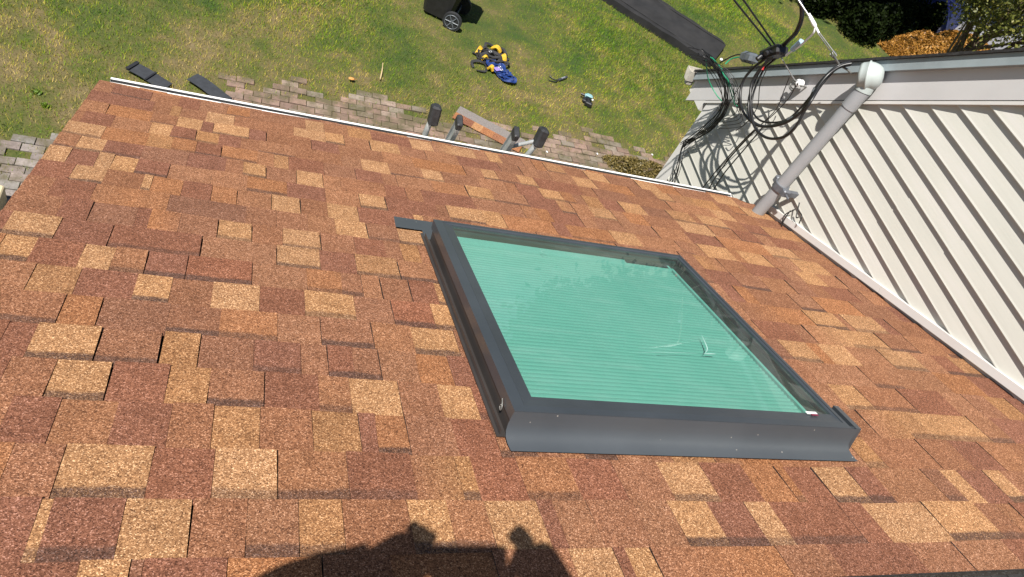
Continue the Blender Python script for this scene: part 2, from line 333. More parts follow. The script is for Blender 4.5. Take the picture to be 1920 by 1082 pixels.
# rear slope: mirrored about the ridge
REAR = Matrix(((-1, 0, 0, 2.45), (0, -cs, -sn, RIDGE_Y + cs * V_R), (0, -sn, cs, RIDGE_Z + sn * V_R), (0, 0, 0, 1)))
U0, U1, V_E = -0.642, 3.118, 3.848
TABS = "0,-0.27,-0.25,T;0,-0.25,-0.13,B;0,-0.13,-0.01,T;0,-0.01,0.09,N;0,0.10,0.19,m;0,0.19,0.28,t;0,0.28,0.42,N;0,0.42,0.51,T;0,0.52,0.60,m;0,0.60,0.73,T;0,0.73,0.77,B;0,0.77,0.86,m;0,0.86,0.99,N;0,0.99,1.09,m;0,1.10,1.21,T;0,1.21,1.33,B;0,1.33,1.41,T;0,1.65,1.74,B;0,1.75,1.97,T;0,1.97,2.18,T;0,2.18,2.28,N;-1,-0.30,-0.18,B;-1,-0.18,-0.10,T;-1,-0.10,-0.08,D;-1,-0.08,0.06,B;-1,0.76,0.87,T;-1,0.87,0.90,B;-1,0.90,0.97,T;-1,0.97,1.23,N;-1,1.49,1.77,B;-1,1.77,1.94,N;-1,1.94,2.14,m;1,-0.35,-0.26,N;1,-0.24,-0.10,T;1,-0.10,0.02,B;1,0.02,0.15,T;1,0.15,0.30,m;1,0.30,0.45,B;1,0.45,0.56,N;1,0.56,0.60,t;1,0.60,0.72,R;1,0.72,0.86,M;1,0.86,0.99,R;1,0.99,1.13,N;1,1.13,1.27,T;1,1.27,1.41,B;1,1.41,1.53,M;1,1.56,1.67,B;1,1.68,1.80,T;1,1.80,1.89,B;1,1.89,2.11,m;1,2.19,2.27,T;1,2.28,2.39,B;1,2.39,2.47,T;2,-0.39,-0.30,B;2,-0.30,-0.19,m;2,-0.19,-0.08,B;2,-0.08,0.01,N;2,0.02,0.11,t;2,0.11,0.23,N;2,0.23,0.34,t;2,0.34,0.38,B;2,0.38,0.46,M;2,0.46,0.58,N;2,0.58,0.69,R;2,1.91,1.99,t;2,1.99,2.23,N;2,2.23,2.38,N;2,2.38,2.53,B;3,-0.43,-0.34,N;3,-0.34,-0.22,T;3,-0.22,-0.10,B;3,-0.09,-0.01,t;3,-0.00,0.12,N;3,0.12,0.25,B;3,0.25,0.33,m;3,0.34,0.46,T;3,0.46,0.57,N;3,0.57,0.67,T;3,0.67,0.71,R;4,2.08,2.21,T;4,2.21,2.42,N;4,2.42,2.64,B;6,-0.48,-0.37,t;4,-0.41,-0.27,T;7,-0.37,-0.31,T;6,-0.23,-0.14,T;5,-0.38,-0.29,M;4,-0.12,-0.04,t;6,-0.03,0.10,T;5,-0.27,-0.13,D;5,-0.00,0.15,M;4,-0.47,-0.40,B;4,-0.26,-0.13,N;8,-0.61,-0.48,T;7,-0.59,-0.51,T;7,-0.50,-0.39,B;8,-0.34,-0.08,B;9,-0.25,-0.16,M;9,-0.04,0.07,T;10,-0.31,-0.21,M;11,-0.31,-0.28,T;11,-0.28,-0.18,M;11,-0.51,-0.43,T;12,-0.48,-0.43,T;12,-0.42,-0.35,T;12,-0.64,-0.57,T;12,-0.56,-0.48,B;12,-0.34,-0.24,B;10,-0.56,-0.44,B;11,-0.64,-0.53,B;12,-0.22,-0.09,m;11,-0.08,0.01,M;11,-0.18,-0.08,B;7,-0.22,-0.11,B;9,-0.42,-0.29,D;14,-0.62,-0.51,T;15,-0.61,-0.50,B;13,-0.57,-0.48,T;13,-0.47,-0.35,B;15,-0.36,-0.28,T;14,-0.35,-0.26,t;16,-0.27,-0.17,T;15,-0.18,-0.09,t;17,-0.16,-0.04,T;16,-0.12,0.03,T;18,-0.57,-0.41,B;15,-0.27,-0.18,B;15,-0.08,0.00,B;17,-0.31,-0.27,t;18,-0.29,-0.20,B;14,-0.07,0.07,M;18,0.29,0.38,T;17,0.23,0.38,T;17,0.38,0.47,T;18,0.50,0.62,t;17,0.60,0.75,T;18,0.83,0.95,T;18,1.05,1.19,T;15,0.53,0.66,T;15,0.82,0.92,T;13,0.23,0.34,T;13,0.02,0.11,T;14,0.14,0.20,t;11,0.13,0.24,T;12,0.48,0.59,T;11,0.34,0.46,T;12,0.04,0.19,M;12,0.19,0.34,B;14,0.49,0.61,B;14,0.21,0.35,B;12,0.61,0.81,B;9,0.17,0.30,T;8,0.15,0.29,T;10,0.36,0.48,T;10,0.60,0.71,T;9,0.59,0.66,t;8,0.41,0.56,t;7,0.24,0.35,M;8,0.29,0.41,B;9,0.42,0.53,B;11,0.69,0.73,T;10,0.15,0.26,N;6,0.23,0.38,T;7,0.67,0.72,T;6,0.63,0.72,T;5,0.54,0.68,T;6,0.50,0.64,R;4,0.53,0.63,M;5,0.27,0.42,N;7,0.48,0.58,N;4,0.09,0.21,B;18,1.26,1.34,T;16,1.16,1.24,T;16,1.36,1.46,T;14,1.01,1.14,T;17,1.74,1.87,T;18,1.87,2.01,T;18,1.61,1.73,t;15,1.44,1.56,T;14,1.50,1.57,t;15,1.69,1.79,t;14,1.67,1.80,T;18,2.22,2.36,T;15,1.91,2.05,T;17,2.27,2.38,T;12,0.86,1.02,T;12,1.01,1.12,T;12,1.10,1.37,M;12,1.67,1.81,T;17,1.98,2.11,M;15,1.31,1.46,B;14,1.32,1.49,B;13,1.40,1.56,B;18,2.76,2.93,T;17,2.90,3.10,T;16,2.59,2.73,T;15,2.41,2.58,T;15,2.21,2.36,t;14,2.20,2.40,T;15,2.87,3.11,t;13,2.67,2.87,T;12,2.17,2.35,T;12,2.41,2.58,T;11,2.06,2.20,t;12,2.76,2.96,T;11,2.68,2.82,T;14,2.81,3.00,B;11,2.35,2.58,B;8,2.40,2.58,T;8,2.62,2.82,T;7,2.48,2.70,T;6,2.06,2.20,T;6,2.26,2.40,T;6,2.58,2.77,T;6,3.00,3.16,t;4,2.90,3.03,t;3,2.35,2.64,T;3,2.25,2.37,t"
PAL = {'T': (0.335, 0.176, 0.084), 't': (0.280, 0.138, 0.062), 'M': (0.268, 0.116, 0.052), 'm': (0.248, 0.114, 0.059), 'N': (0.224, 0.100, 0.053), 'D': (0.195, 0.088, 0.050), 'B': (0.192, 0.080, 0.047), 'R': (0.212, 0.085, 0.048)}
E_, B0 = 0.1260 * D, 0.879 * D

def shingle_roof(name, known, k0, k1, u0, u1, vend, seed, matrix, parent, cut=None):
    rr = random.Random(seed); V = []; F = []; COL = []; UV = []
    def undul(u, v): return 0.0022 * math.sin(u * 2.1 + v * 1.3) + 0.0016 * math.sin(u * 5.3 - v * 3.7 + 1) + 0.0012 * math.sin(v * 9 + u * 11)
    for k in range(k0, k1):
        va, vb = B0 + E_ * k, min(B0 + E_ * (k + 1), vend)
        if vb - va < 0.015: continue
        iv = sorted([t for t in known if t[0] == k], key=lambda t: t[1]); seq = []; cur = u0
        iv2 = []
        for t in iv:
            a, b = max(t[1], u0), min(t[2], u1)
            if iv2 and a < iv2[-1][1]:
                if t[3] == 'T' and iv2[-1][2] != 'T': iv2[-1][1] = max(iv2[-1][0], a)
                else: a = iv2[-1][1]
            if b - a > 0.02: iv2.append([a, b, t[3]])
        last = None
        def fill(a, b, last):
            while b - a > 1e-4:
                wd = rr.choice([0.07, 0.1, 0.13, 0.16, 0.19, 0.22, 0.26]) * rr.uniform(0.9, 1.1)
                if b - a - wd < 0.055: wd = b - a
                c = rr.choices(['N', 'm', 'B', 'M', 'D', 't', 'R'], [36, 24, 17, 12, 8, 2, 1])[0]
                if c == last: c = 'N' if last != 'N' else 'm'
                seq.append((a, a + wd, c)); a += wd; last = c
        for a, b, c in iv2:
            if a - cur > 0.03: fill(cur, a, None); cur = a
            seq.append((cur, b, c)); cur = b
        fill(cur, u1, None)
        up = rr.random() < 0.5
        for i, (a, b, c) in enumerate(seq):
            if rr.random() < 0.85: up = not up
            base = PAL[c]; j = rr.uniform(0.93, 1.07); hue = rr.uniform(-0.05, 0.05)
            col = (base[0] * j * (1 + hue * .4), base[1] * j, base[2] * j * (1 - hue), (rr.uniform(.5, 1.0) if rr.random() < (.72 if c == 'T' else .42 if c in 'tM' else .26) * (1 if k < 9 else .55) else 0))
            gap = 0.0009 if rr.random() < 0.45 else 0.0
            if rr.random() < 0.035: gap = 0.0024
            skew = rr.uniform(-.004, .004) if gap else 0
            j1 = rr.uniform(-0.0025, 0.0015) + 0.0025 * math.sin(a * 1.7 + k)
            hb = 0.0048 + (0.0024 if up else 0) + (rr.uniform(0, 0.003) if rr.random() < .2 else 0)
            a2, b2 = a + (gap if i else 0), b - (0 if i == len(seq) - 1 else gap)
            nseg = 3
            for s in range(1):
                us = [a2 + (b2 - a2) * q / nseg for q in range(nseg + 1)]
                n = len(V); top0 = []; top1 = []
                for u in us:
                    ua = u; ub = u + skew * (1 if u > a2 else 0)
                    vbb = vb + j1
                    if cut: vbb = min(vbb, cut(ub))
                    V.append((ua, va - 0.012, undul(ua, va) + 0.0004)); V.append((ub, vbb, undul(ub, vbb) + hb)); V.append((ub, vbb, undul(ub, vbb) - 0.004 + (0 if k < k1 - 1 else 0)))
                m_ = nseg + 1
                nb_ = PAL[seq[i + 1][2]] if i + 1 < len(seq) else base
                gr = rr.random() < .12 and not gap and c not in 'TBR' and (i + 1 >= len(seq) or seq[i + 1][2] not in 'BR')
                for q in range(nseg):
                    A = n + q * 3; Bq = A + 3
                    def cg(w): return tuple(col[z] * (1 - w) + nb_[z] * w for z in range(3)) + (col[3],)
                    wa, wb = ((q / nseg) * .9, ((q + 1) / nseg) * .9) if gr else (0, 0)
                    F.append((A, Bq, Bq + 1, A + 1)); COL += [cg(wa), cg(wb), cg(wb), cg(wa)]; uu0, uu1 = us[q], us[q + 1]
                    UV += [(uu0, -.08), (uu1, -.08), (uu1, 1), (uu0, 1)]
                    dk = (0.02, 0.015, 0.013, 0)
                    F.append((A + 1, Bq + 1, Bq + 2, A + 2)); COL += [dk] * 4; UV += [(0, 1)] * 4
                # side faces
                A = n; F.append((A, A + 1, A + 2)); COL += [(0.05, 0.035, 0.03, 0)] * 3; UV += [(0, 1)] * 3
                A = n + nseg * 3; F.append((A, A + 2, A + 1)); COL += [(0.05, 0.035, 0.03, 0)] * 3; UV += [(0, 1)] * 3
    # dark underlayer and deck
    va, vb = B0 + E_ * k0 - 0.03, vend - 0.004
    n = len(V); cu = u1 - 0.17
    poly = [(u0 + .004, va), (u1, va), (u1, (cut(u1) if cut else vb) - .004), (min(cu, u1), vb), (u0 + .004, vb)]
    for hh in (-0.0065, -0.030):
        for (a, b) in poly: V.append((a, b, hh))
    F.append(tuple(range(n, n + 5))); COL += [(0.02, 0.017, 0.015, 0)] * 5; UV += [(0, 1)] * 5
    F.append(tuple(range(n + 9, n + 4, -1))); COL += [(0.2, 0.15, 0.1, 0)] * 5; UV += [(0, 1)] * 5
    for i in range(5):
        j = (i + 1) % 5; F.append((n + i, n + 5 + i, n + 5 + j, n + j)); COL += [(0.03, 0.025, 0.02, 0)] * 4; UV += [(0, 1)] * 4
    me = bpy.data.meshes.new(name); me.from_pydata(V, [], F); me.update(); me.materials.append(M_sh)
    o = bpy.data.objects.new(name, me); C.objects.link(o); setcol(o, COL)
    uvl = me.uv_layers.new(name='UVMap'); uvl.data.foreach_set('uv', np.asarray(UV, dtype=np.float32).ravel())
    o.parent = parent; o.matrix_local = matrix; return o
known = []
for s in TABS.split(';'):
    k, a, b, c = s.split(','); known.append((int(k), float(a), float(b), c))
wing = empty('house_wing', (0, 0, 0), 'low house wing under a tan and rust shingle roof with a skylight in it', 'house')
def cutf(u): return V_E if u < 2.985 else V_E - (u - 2.985) * 1.0
roof = shingle_roof('roof', known, -1, 20, U0, U1, V_E, 3, ROOF, wing, cutf)
rear = shingle_roof('roof', [], -1, 20, 2.45 - U1, 2.45 - U0, V_E, 5, REAR, wing)
# ridge: black vent strip with cap shingles over it
mb = MB(); mb.box(U0, U1 - .01, 0.890, 0.919, 0.004, 0.0125); mb.box(U0, U1 - .01, 0.8855, 0.890, 0.004, 0.016)
for i in range(60): mb.box(U0 + .03 + i * .0625, U0 + .036 + i * .0625, 0.8905, 0.902, 0.0126, 0.0145)
ridge = mb.build('ridge_vent', M_blackish, roof)
capcols = []; mb = MB(); x = U0
while x < U1 - 0.02:
    x1 = min(x + 0.143 + rnd.uniform(-.004, .004), U1 - 0.012)
    for (Mx, sgn) in ((ROOF, 1), (REAR, -1)):
        def q(u, v, h):
            uu = u if sgn == 1 else 2.45 - u
            return ROOF.inverted() @ (Mx @ Vector((uu, v, h)))
        mb.add([q(x, .80 if False else V_R, .020), q(x1, V_R, .026), q(x1, V_R + (.0 if sgn == 1 else .12), .026 if sgn == 1 else .012), q(x, V_R + (.0 if sgn == 1 else .12), .020 if sgn == 1 else .010)], [(0, 1, 2, 3)])
        if sgn == 1:
            mb.add([q(x, V_R, .020), q(x1, V_R, .026), q(x1, V_R + .006, .021), q(x, V_R + .006, .015)], [(0, 1, 2, 3)])
    c = PAL[rnd.choice('NBMmt')]; capcols += [(*c, 0)] * 12; x = x1 + 0.0015
cap = mb.build('ridge_cap', M_sh, roof, fix=False); setcol(cap, capcols)
uvl = cap.data.uv_layers.new(name='UVMap')
# gutter along the eave (world-aligned, hangs below the roof edge)
ev = ROOF @ Vector((0, V_E, 0)); EY, EZ = ev.y, ev.z; EG = EY - .072
g0, g1 = -0.60, 2.975
mb = MB()
prof = [(EG + .012, EZ - .012), (EG + .012, EZ - .125), (EG + .075, EZ - .125), (EG + .098, EZ - .085), (EG + .108, EZ - .050), (EG + .118, EZ - .018), (EG + .118, EZ - .004), (EG + .1055, EZ - .003), (EG + .1055, EZ - .006), (EG + .112, EZ - .008), (EG + .104, EZ - .050), (EG + .092, EZ - .085), (EG + .072, EZ - .118), (EG + .018, EZ - .118), (EG + .018, EZ - .012)]
n = len(prof); vs = [(g0, y, z) for y, z in prof] + [(g1, y, z) for y, z in prof]
mb.add(vs, [(i, (i + 1) % n, n + (i + 1) % n, n + i) for i in range(n)])
outer = prof[:8]
for gx, dx in ((g0, -.002), (g1, .002)):
    mb.add([(gx, y, z) for y, z in outer] + [(gx + dx, y, z) for y, z in outer], [tuple(range(8)), tuple(range(15, 7, -1))] + [(i, i + 1, 8 + i + 1, 8 + i) for i in range(7)])
gut = mb.build('gutter', M_white, wing)
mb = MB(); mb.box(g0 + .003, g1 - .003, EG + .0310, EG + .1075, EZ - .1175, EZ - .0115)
mb.build('gutter_shade_fill', M_gin, gut)  # solid black fill paints in the shade inside the gutter
mb = MB()
for gx in np.arange(g0 + .4, g1, .61): mb.box(gx, gx + .02, EG + .0185, EG + .112, EZ - .0095, EZ - .004)
# drip edge: white metal strip just under the shingle edge
mb2 = MB(); xx = g0
while xx < g1 - .02:
    xe = min(xx + rnd.uniform(.55, .75), g1); yj = rnd.uniform(-.0012, .0012)
    mb2.box(xx, xe - .0012, EY - .05, EY + .0145 + yj, EZ - .0075 + yj, EZ - .0045 + yj); mb2.box(xx, xe - .0012, EY + .0125 + yj, EY + .0145 + yj, EZ - .030, EZ - .0076); xx = xe
mb2.build('drip_edge', M_white, wing)
# walls of the wing and its fascia
mb = MB(); xw0, xw1 = U0 + .28, 3.10; yb = RIDGE_Y - (EY - RIDGE_Y) + .30; yf = EY - .30
mb.box(xw0, xw1, yb, yf, 0.0, EZ - .13); 
gz = RIDGE_Z - .06
mb.add([(xw0, yb, EZ - .13), (xw0, yf, EZ - .13), (xw0, RIDGE_Y, gz - .12), (xw1, yb, EZ - .13), (xw1, yf, EZ - .13), (xw1, RIDGE_Y, gz - .12)], [(0, 1, 2), (3, 5, 4), (0, 2, 5, 3), (1, 4, 5, 2)])
mb.build('wall', M_sid, wing)
mb = MB(); mb.box(g0 - .02, 3.10, EG - .014, EG + .0105, EZ - .16, EZ - .045); mb.box(g0 - .02, 3.10, yf, EG - .014, EZ - .16, EZ - .15)
mb.build('fascia', M_trim, wing)
mb = MB()
for sg in (1, -1):
    a = Vector((0, EY if sg == 1 else 2 * RIDGE_Y - EY, EZ - .035)); b = Vector((0, RIDGE_Y, RIDGE_Z - .035))
    mb.add([(U0 + .012, a.y, a.z), (U0 + .012, b.y, b.z), (U0 + .012, b.y, b.z - .14), (U0 + .012, a.y, a.z - .12), (U0 + .035, a.y, a.z), (U0 + .035, b.y, b.z), (U0 + .035, b.y, b.z - .14), (U0 + .035, a.y, a.z - .12)], [(0, 1, 2, 3), (4, 7, 6, 5), (0, 4, 5, 1), (3, 2, 6, 7), (0, 3, 7, 4), (1, 5, 6, 2)])
mb.build('rake_board', M_cream, wing)

# ---------------------------------------------------------------- skylight (roof-local coordinates)
su0, su1, sv0, sv1, sh = 0.712, 1.828, 1.386, 2.543, 0.100
# left side profile with cladding step
mb = MB()
def ring(mb, o, i, z0, z1, inner_drop=0.0):
    (a, b, c, d), (e, f, g, h) = o, i
    vs = [(a, c, z0), (b, c, z0), (b, d, z0), (a, d, z0), (a, c, z1), (b, c, z1), (b, d, z1), (a, d, z1), (e, g, z1 - inner_drop), (f, g, z1 - inner_drop), (f, h, z1 - inner_drop), (e, h, z1 - inner_drop), (e, g, z0), (f, g, z0), (f, h, z0), (e, h, z0)]
    fs = []
    for k in range(4):
        l = (k + 1) % 4; fs += [(k, l, 4 + l, 4 + k), (4 + k, 4 + l, 8 + l, 8 + k), (8 + k, 8 + l, 12 + l, 12 + k), (12 + k, 12 + l, l, k)]
    mb.add(vs, fs)
ring(mb, (su0, su1, sv0, sv1), (su0 + .034, su1 - .012, sv0 + .026, sv1 - .010), .062, sh, .0)
sky_f = mb.build('skylight', M_frame, roof)
sky_f['label'] = 'grey framed skylight with green pleated blind under the glass'
mb = MB(); ring(mb, (su0 + .0355, su1 - .0135, sv0 + .0275, sv1 - .0115), (.782, 1.806, 1.458, 2.524), .082, sh - .0015, .004); mb.build('cladding_strip', M_frame, sky_f)
mb = MB(); ring(mb, (su0 + .006, su1 - .006, sv0 + .006, sv1 - .006), (.775, 1.812, 1.45, 2.530), -.02, .0615); mb.build('curb', M_frame2, sky_f)
mb = MB(); mb.box(.776, 1.811, 1.4515, 2.529, .0865, .0905); mb.build('glass', M_glass, sky_f)
# shallow dark well under the glass: ring walls and floor
mb = MB(); mb.box(.7765, 1.8105, 1.4525, 2.5285, .018, .022)
mb.build('well_floor', M_well, sky_f)
# pleated blind
mb = MB(); NP = 51; nv = NP * 5; bv0, bv1 = 1.462, 2.432; vs = []; fs = []
for i in range(nv + 1):
    pk = (0, .12, .38, .70, .90)[i % 5]; v = bv0 + (bv1 - bv0) * (i // 5 + pk) / NP; hz = .064 + (-.0030, .0010, .0022, .0021, .0006)[i % 5]
    for j in range(9):
        u = .786 + (1.738 - .786) * j / 8; vs.append((u, v + .0012 * math.sin(j * 1.3 + i * .13), hz))
for i in range(nv):
    for j in range(8): a = i * 9 + j; fs.append((a, a + 1, a + 10, a + 9))
mb.add(vs, fs); mb.build('cellular_blind', M_blind, sky_f, fix=False)
mb = MB(); mb.box(.786, 1.738, 2.432, 2.466, .056, .076); mb.build('blind_rail', M_rail, sky_f)
mb = MB(); mb.box(1.752, 1.764, 1.462, 2.466, .040, .066); mb.build('blind_track', M_rail, sky_f)
mb = MB(); mb.box(1.52, 1.722, 2.438, 2.459, .0765, .079); mb.build('solar_panel', M_ppl, sky_f)
# head flashing: curved saddle on the ridge side
pr = [(1.3855, .0985), (1.3845, .080), (1.3825, .060), (1.378, .044), (1.370, .031), (1.358, .021), (1.345, .0145), (1.338, .0115)]
ua = [.7115, .707, .7035, .702, .7025, .706, .711, .714]; ub = [1.862, 1.855, 1.848, 1.843, 1.845, 1.853, 1.862, 1.869]
mb = MB(); vs = []; fs = []
for (v, h), a, b in zip(pr, ua, ub):
    for j in range(7): vs.append((a + (b - a) * j / 6, v, h))
for i in range(len(pr) - 1):
    for j in range(6): a = i * 7 + j; fs.append((a, a + 1, a + 8, a + 7))
mb.add(vs, fs, True)
# ends return to the curb
vs = [(ua[i], pr[i][0], pr[i][1]) for i in range(8)] + [(.716, 1.40, pr[i][1]) for i in range(8)]
mb.add(vs, [(i, i + 1, 9 + i, 8 + i) for i in range(7)])
vs = [(ub[i], pr[i][0], pr[i][1]) for i in range(8)] + [(1.836, 1.40, pr[i][1]) for i in range(8)]
mb.add(vs, [(i, i + 1, 9 + i, 8 + i) for i in range(7)])
mb.build('head_flashing', M_fl, sky_f, fix=False)
mb = MB(); mb.add([(1.848, 1.387, .1), (1.870, 1.387, .098), (1.870, 1.50, .098), (1.848, 1.50, .1), (1.848, 1.387, .0), (1.870, 1.387, .0), (1.870, 1.50, .0), (1.848, 1.50, .0)], [(0, 1, 2, 3), (4, 7, 6, 5), (0, 4, 5, 1), (1, 5, 6, 2), (2, 6, 7, 3), (3, 7, 4, 0)])
mb.build('corner_flashing', M_frame, sky_f)
mb = MB(); mb.box(.690, .7175, 1.395, 2.60, .0085, .0115); mb.box(.6985, .701, 1.40, 2.56, .0115, .030)
mb.build('side_flashing', M_frame2, sky_f)
mb = MB(); mb.box(1.8225, 1.852, 1.50, 2.60, .0085, .0115); mb.build('side_flashing', M_frame2, sky_f)
mb = MB(); mb.add([(.594, 2.622, .0125), (1.86, 2.545, .0125), (1.86, 2.705, .0125), (.600, 2.722, .0125), (.70, 2.545, .0125), (.70, 2.622, .0125)], [(0, 5, 4, 1, 2, 3)])
mb.build('sill_flashing', M_fl, sky_f, fix=False)
mb = MB(); mb.tube([(.7085, 1.47, .075), (.7065, 1.452, .060), (.7075, 1.458, .045), (.7085, 1.47, .050), (.7075, 1.463, .060)],   .0018, 6); mb.build('hook', M_dsteel, sky_f)
mb = MB(); mb.box(1.702, 1.742, 1.4475, 1.4585, sh - .001, sh + .0008); mb.build('sticker', M_whitepl, sky_f)
mb = MB(); mb.box(1.716, 1.741, 1.441, 1.4475, sh - .001, sh + .0006); mb.build('red_sticker', plain('maroon_print', (.18, .02, .05), .5), sky_f)
# chalk smear strokes on the glass
def stroke(mb, pts, w0):
    P = spline([Vector((a, b, .0912)) for a, b in pts], 6)
    for i in range(len(P) - 1):
        t = (P[i + 1] - P[i]).normalized(); nrm = Vector((-t.y, t.x, 0)); f0 = math.sin(math.pi * (i + .3) / len(P)); f1 = math.sin(math.pi * (i + 1.3) / len(P))
        mb.add([P[i] - nrm * w0 * f0, P[i + 1] - nrm * w0 * f1, P[i + 1] + nrm * w0 * f1, P[i] + nrm * w0 * f0], [(0, 1, 2, 3)])
mb = MB(); stroke(mb, [(1.565, 1.885), (1.55, 1.83), (1.535, 1.79), (1.51, 1.762)], .0022); stroke(mb, [(1.50, 1.757), (1.525, 1.761), (1.555, 1.764)], .0028); stroke(mb, [(1.20, 1.725), (1.32, 1.742), (1.42, 1.752), (1.48, 1.757)], .0008)
mb.build('chalk_mark', M_smear, sky_f, fix=False); mb = MB(); stroke(mb, [(1.135 + .016 * math.cos(a), 2.40 + .012 * math.sin(a)) for a in np.linspace(0, 6.2, 9)], .0007)
mb.build('chalk_mark', M_smear, sky_f, fix=False)
# J-channel flashing where the roof meets the tall wall
mb = MB()
for (a, b) in ((0.6, 1.7), (1.702, 2.62), (2.622, 3.70)): mb.box(3.098, 3.128, a, b, .022, .060)
jc = mb.build('wall_flashing', M_trim, roof)

# ---------------------------------------------------------------- main house gable wall
main = empty('main_house', (3.5, 0, 0), 'tall house with pale cream lap siding under a steep grey and white rake edge', 'house')
def mh(mb, name, mat, fix=True): return mb.build(name, mat, main, Matrix.Translation((-3.5, 0, 0)), fix)
SL = 0.8126; nr = Vector((0, .6307, .776)); dr = Vector((0, -.776, .6307))   # rake: up-left normal, along (rising toward -Y)
PKY = -0.9
S_SID = 0.588; S_EDGE = 0.818
def rake_y(z, s):                                # Y on the rake line with offset s at world height z
    return (s - .776 * (z - H)) / .6307
def rake_z(y, s): return H + (s - .6307 * y) / .776
XW = 3.13; YC = 3.94
joints = {-6: (1.91, ), -8: (2.27,), -7: (1.92, 2.25), -9: (2.29,)}
mb = MB(); zb0 = -1.247; k = -24
rj = random.Random(11)
for k in range(-42, 22):
    zb = H + zb0 + .1025 * k; zt = zb + .1025
    yR = min(YC, rake_y(zt, S_SID + .012)) if zt > H - 3 else YC
    yRb = min(YC, rake_y(zb, S_SID + .012))
    yL = -5.6; 
    if PKY > -9:
        mir = lambda y: 2 * PKY - y
        yL = max(-5.6, mir(rake_y(zt, S_SID + .012))); yLb = max(-5.6, mir(rake_y(zb, S_SID + .012)))
    if yRb <= PKY: break
    if yR < yL: yR = yL = PKY
    cuts = [yRb]; jl = {-4: [1.90], -5: [2.27], -6: [2.29, -.6], -7: [1.4, -1.6], -8: [1.1]}.get(k, [])
    if not jl: jl = [rj.uniform(-4, 1.0)]
    for q in sorted(jl, reverse=True):
        if q < yRb - .1: cuts.append(q)
    cuts.append(yLb)
    for i in range(len(cuts) - 1):
        a, b = cuts[i], cuts[i + 1]; dx = .0 if i % 2 == 0 else -.0022; dz = rj.uniform(-.0012, .0012)
        at = min(a, yR); bt = max(b, yL); e = .009 if i % 2 else 0; a2 = a + e
        at2 = at + (e if at == a else 0)
        pts = [(XW + .004 + dx, zb + dz + .0005), (XW - .0180 + dx, zb + dz), (XW - .0192 + dx, zb + dz + .004), (XW - .0168 + dx, zb + dz + .012), (XW - .0005 + dx, zt + .003)]
        ya = [a2, a2, a2, a2, at2]; yb_ = [b, b, b, b, bt]
        vs = [(p[0], ya[j], p[1]) for j, p in enumerate(pts)] + [(p[0], yb_[j], p[1]) for j, p in enumerate(pts)]
        mb.add(vs, [(j, j + 1, 6 + j, 5 + j) for j in range(4)] + [(0, 1, 2, 3, 4), (9, 8, 7, 6, 5)])
mh(mb, 'lap_siding', M_sid)
# solid body behind the siding
mb = MB(); X1 = 9.5
zc = rake_z(YC + .13, S_SID); 
poly = [(YC + .06, 0), (YC + .06, rake_z(YC + .06, S_SID + .02)), (PKY, rake_z(PKY, S_SID + .02)), (2 * PKY - YC - .06, rake_z(YC + .06, S_SID + .02)), (2 * PKY - YC - .06, 0)]
mb.prism(poly, XW + .006, X1, 0); mh(mb, 'wall', M_sid)
# corner board
mb = MB(); zt = rake_z(YC + .13, S_SID) 
mb.add([(XW - .022, YC, 0), (XW - .022, YC + .125, 0), (XW - .022, YC + .125, rake_z(YC + .125, S_SID)), (XW - .022, YC, rake_z(YC, S_SID)), (XW + .02, YC, 0), (XW + .02, YC + .125, 0), (XW + .02, YC + .125, rake_z(YC + .125, S_SID)), (XW + .02, YC, rake_z(YC, S_SID))], [(0, 1, 2, 3), (4, 7, 6, 5), (0, 3, 7, 4), (1, 5, 6, 2), (0, 4, 5, 1), (3, 2, 6, 7)])
mb.box(XW + .0205, XW + .15, YC + .10, YC + .125, 0, rake_z(YC + .125, S_SID))
mh(mb, 'corner_board', M_trim)
# rake layers: (s0, s1, x face, thickness, material)
def rakebar(mb, s0, s1, x0, x1, yend, jit=0):
    for sg in (1, -1):
        def P(y, s, x):
            z = rake_z(y, s); yy = y if sg == 1 else 2 * PKY - y
            return (x, yy, z)
        # segment in (y) from yend to peak, in steps
        ys = [yend, (yend + PKY) / 2, PKY]
        if jit: ys = list(np.linspace(yend, PKY, 120))
        rings = []
        for y in ys:
            # keep both ends cut perpendicular to the rake at the low end
            js = rnd.uniform(-jit, jit)
            if y == yend: pa = (x0, y - .6307 * 0, 0)
            rings.append([P(y, s0, x0), P(y, s1 + js, x0 + (js if jit else 0)), P(y, s1 + js, x1), P(y, s0, x1)])
        vs = sum(rings, []); fs = [(0, 1, 2, 3), tuple(len(vs) - 4 + q for q in (3, 2, 1, 0))]
        for i in range(len(ys) - 1):
            for q in range(4): r2 = (q + 1) % 4; fs.append((i * 4 + q, i * 4 + 4 + q, i * 4 + 4 + r2, i * 4 + r2))
        mb.add(vs, fs)
YE = 4.30
mb = MB(); rakebar(mb, .5885, .6045, XW - .032, XW + .006, YC + .15); mh(mb, 'rake_trim', M_trim)
mb = MB(); rakebar(mb, .6095, .790, XW - .030, XW + .006, YE); mh(mb, 'rake_board', M_fascia)
mb = MB(); rakebar(mb, .6047, .6093, XW - .012, XW + .006, YC + .15); mh(mb, 'joint_gap', M_gin)
mb = MB(); rakebar(mb, .7575, .8075, XW - .064, XW - .0305, YE + .02); rakebar(mb, .7525, .757, XW - .066, XW - .0305, YE + .02); mh(mb, 'drip_edge', M_drip)
mb = MB(); rakebar(mb, .8085, .8215, XW - .078, X1, YE + .05, .0025); mh(mb, 'roof', M_blackish)
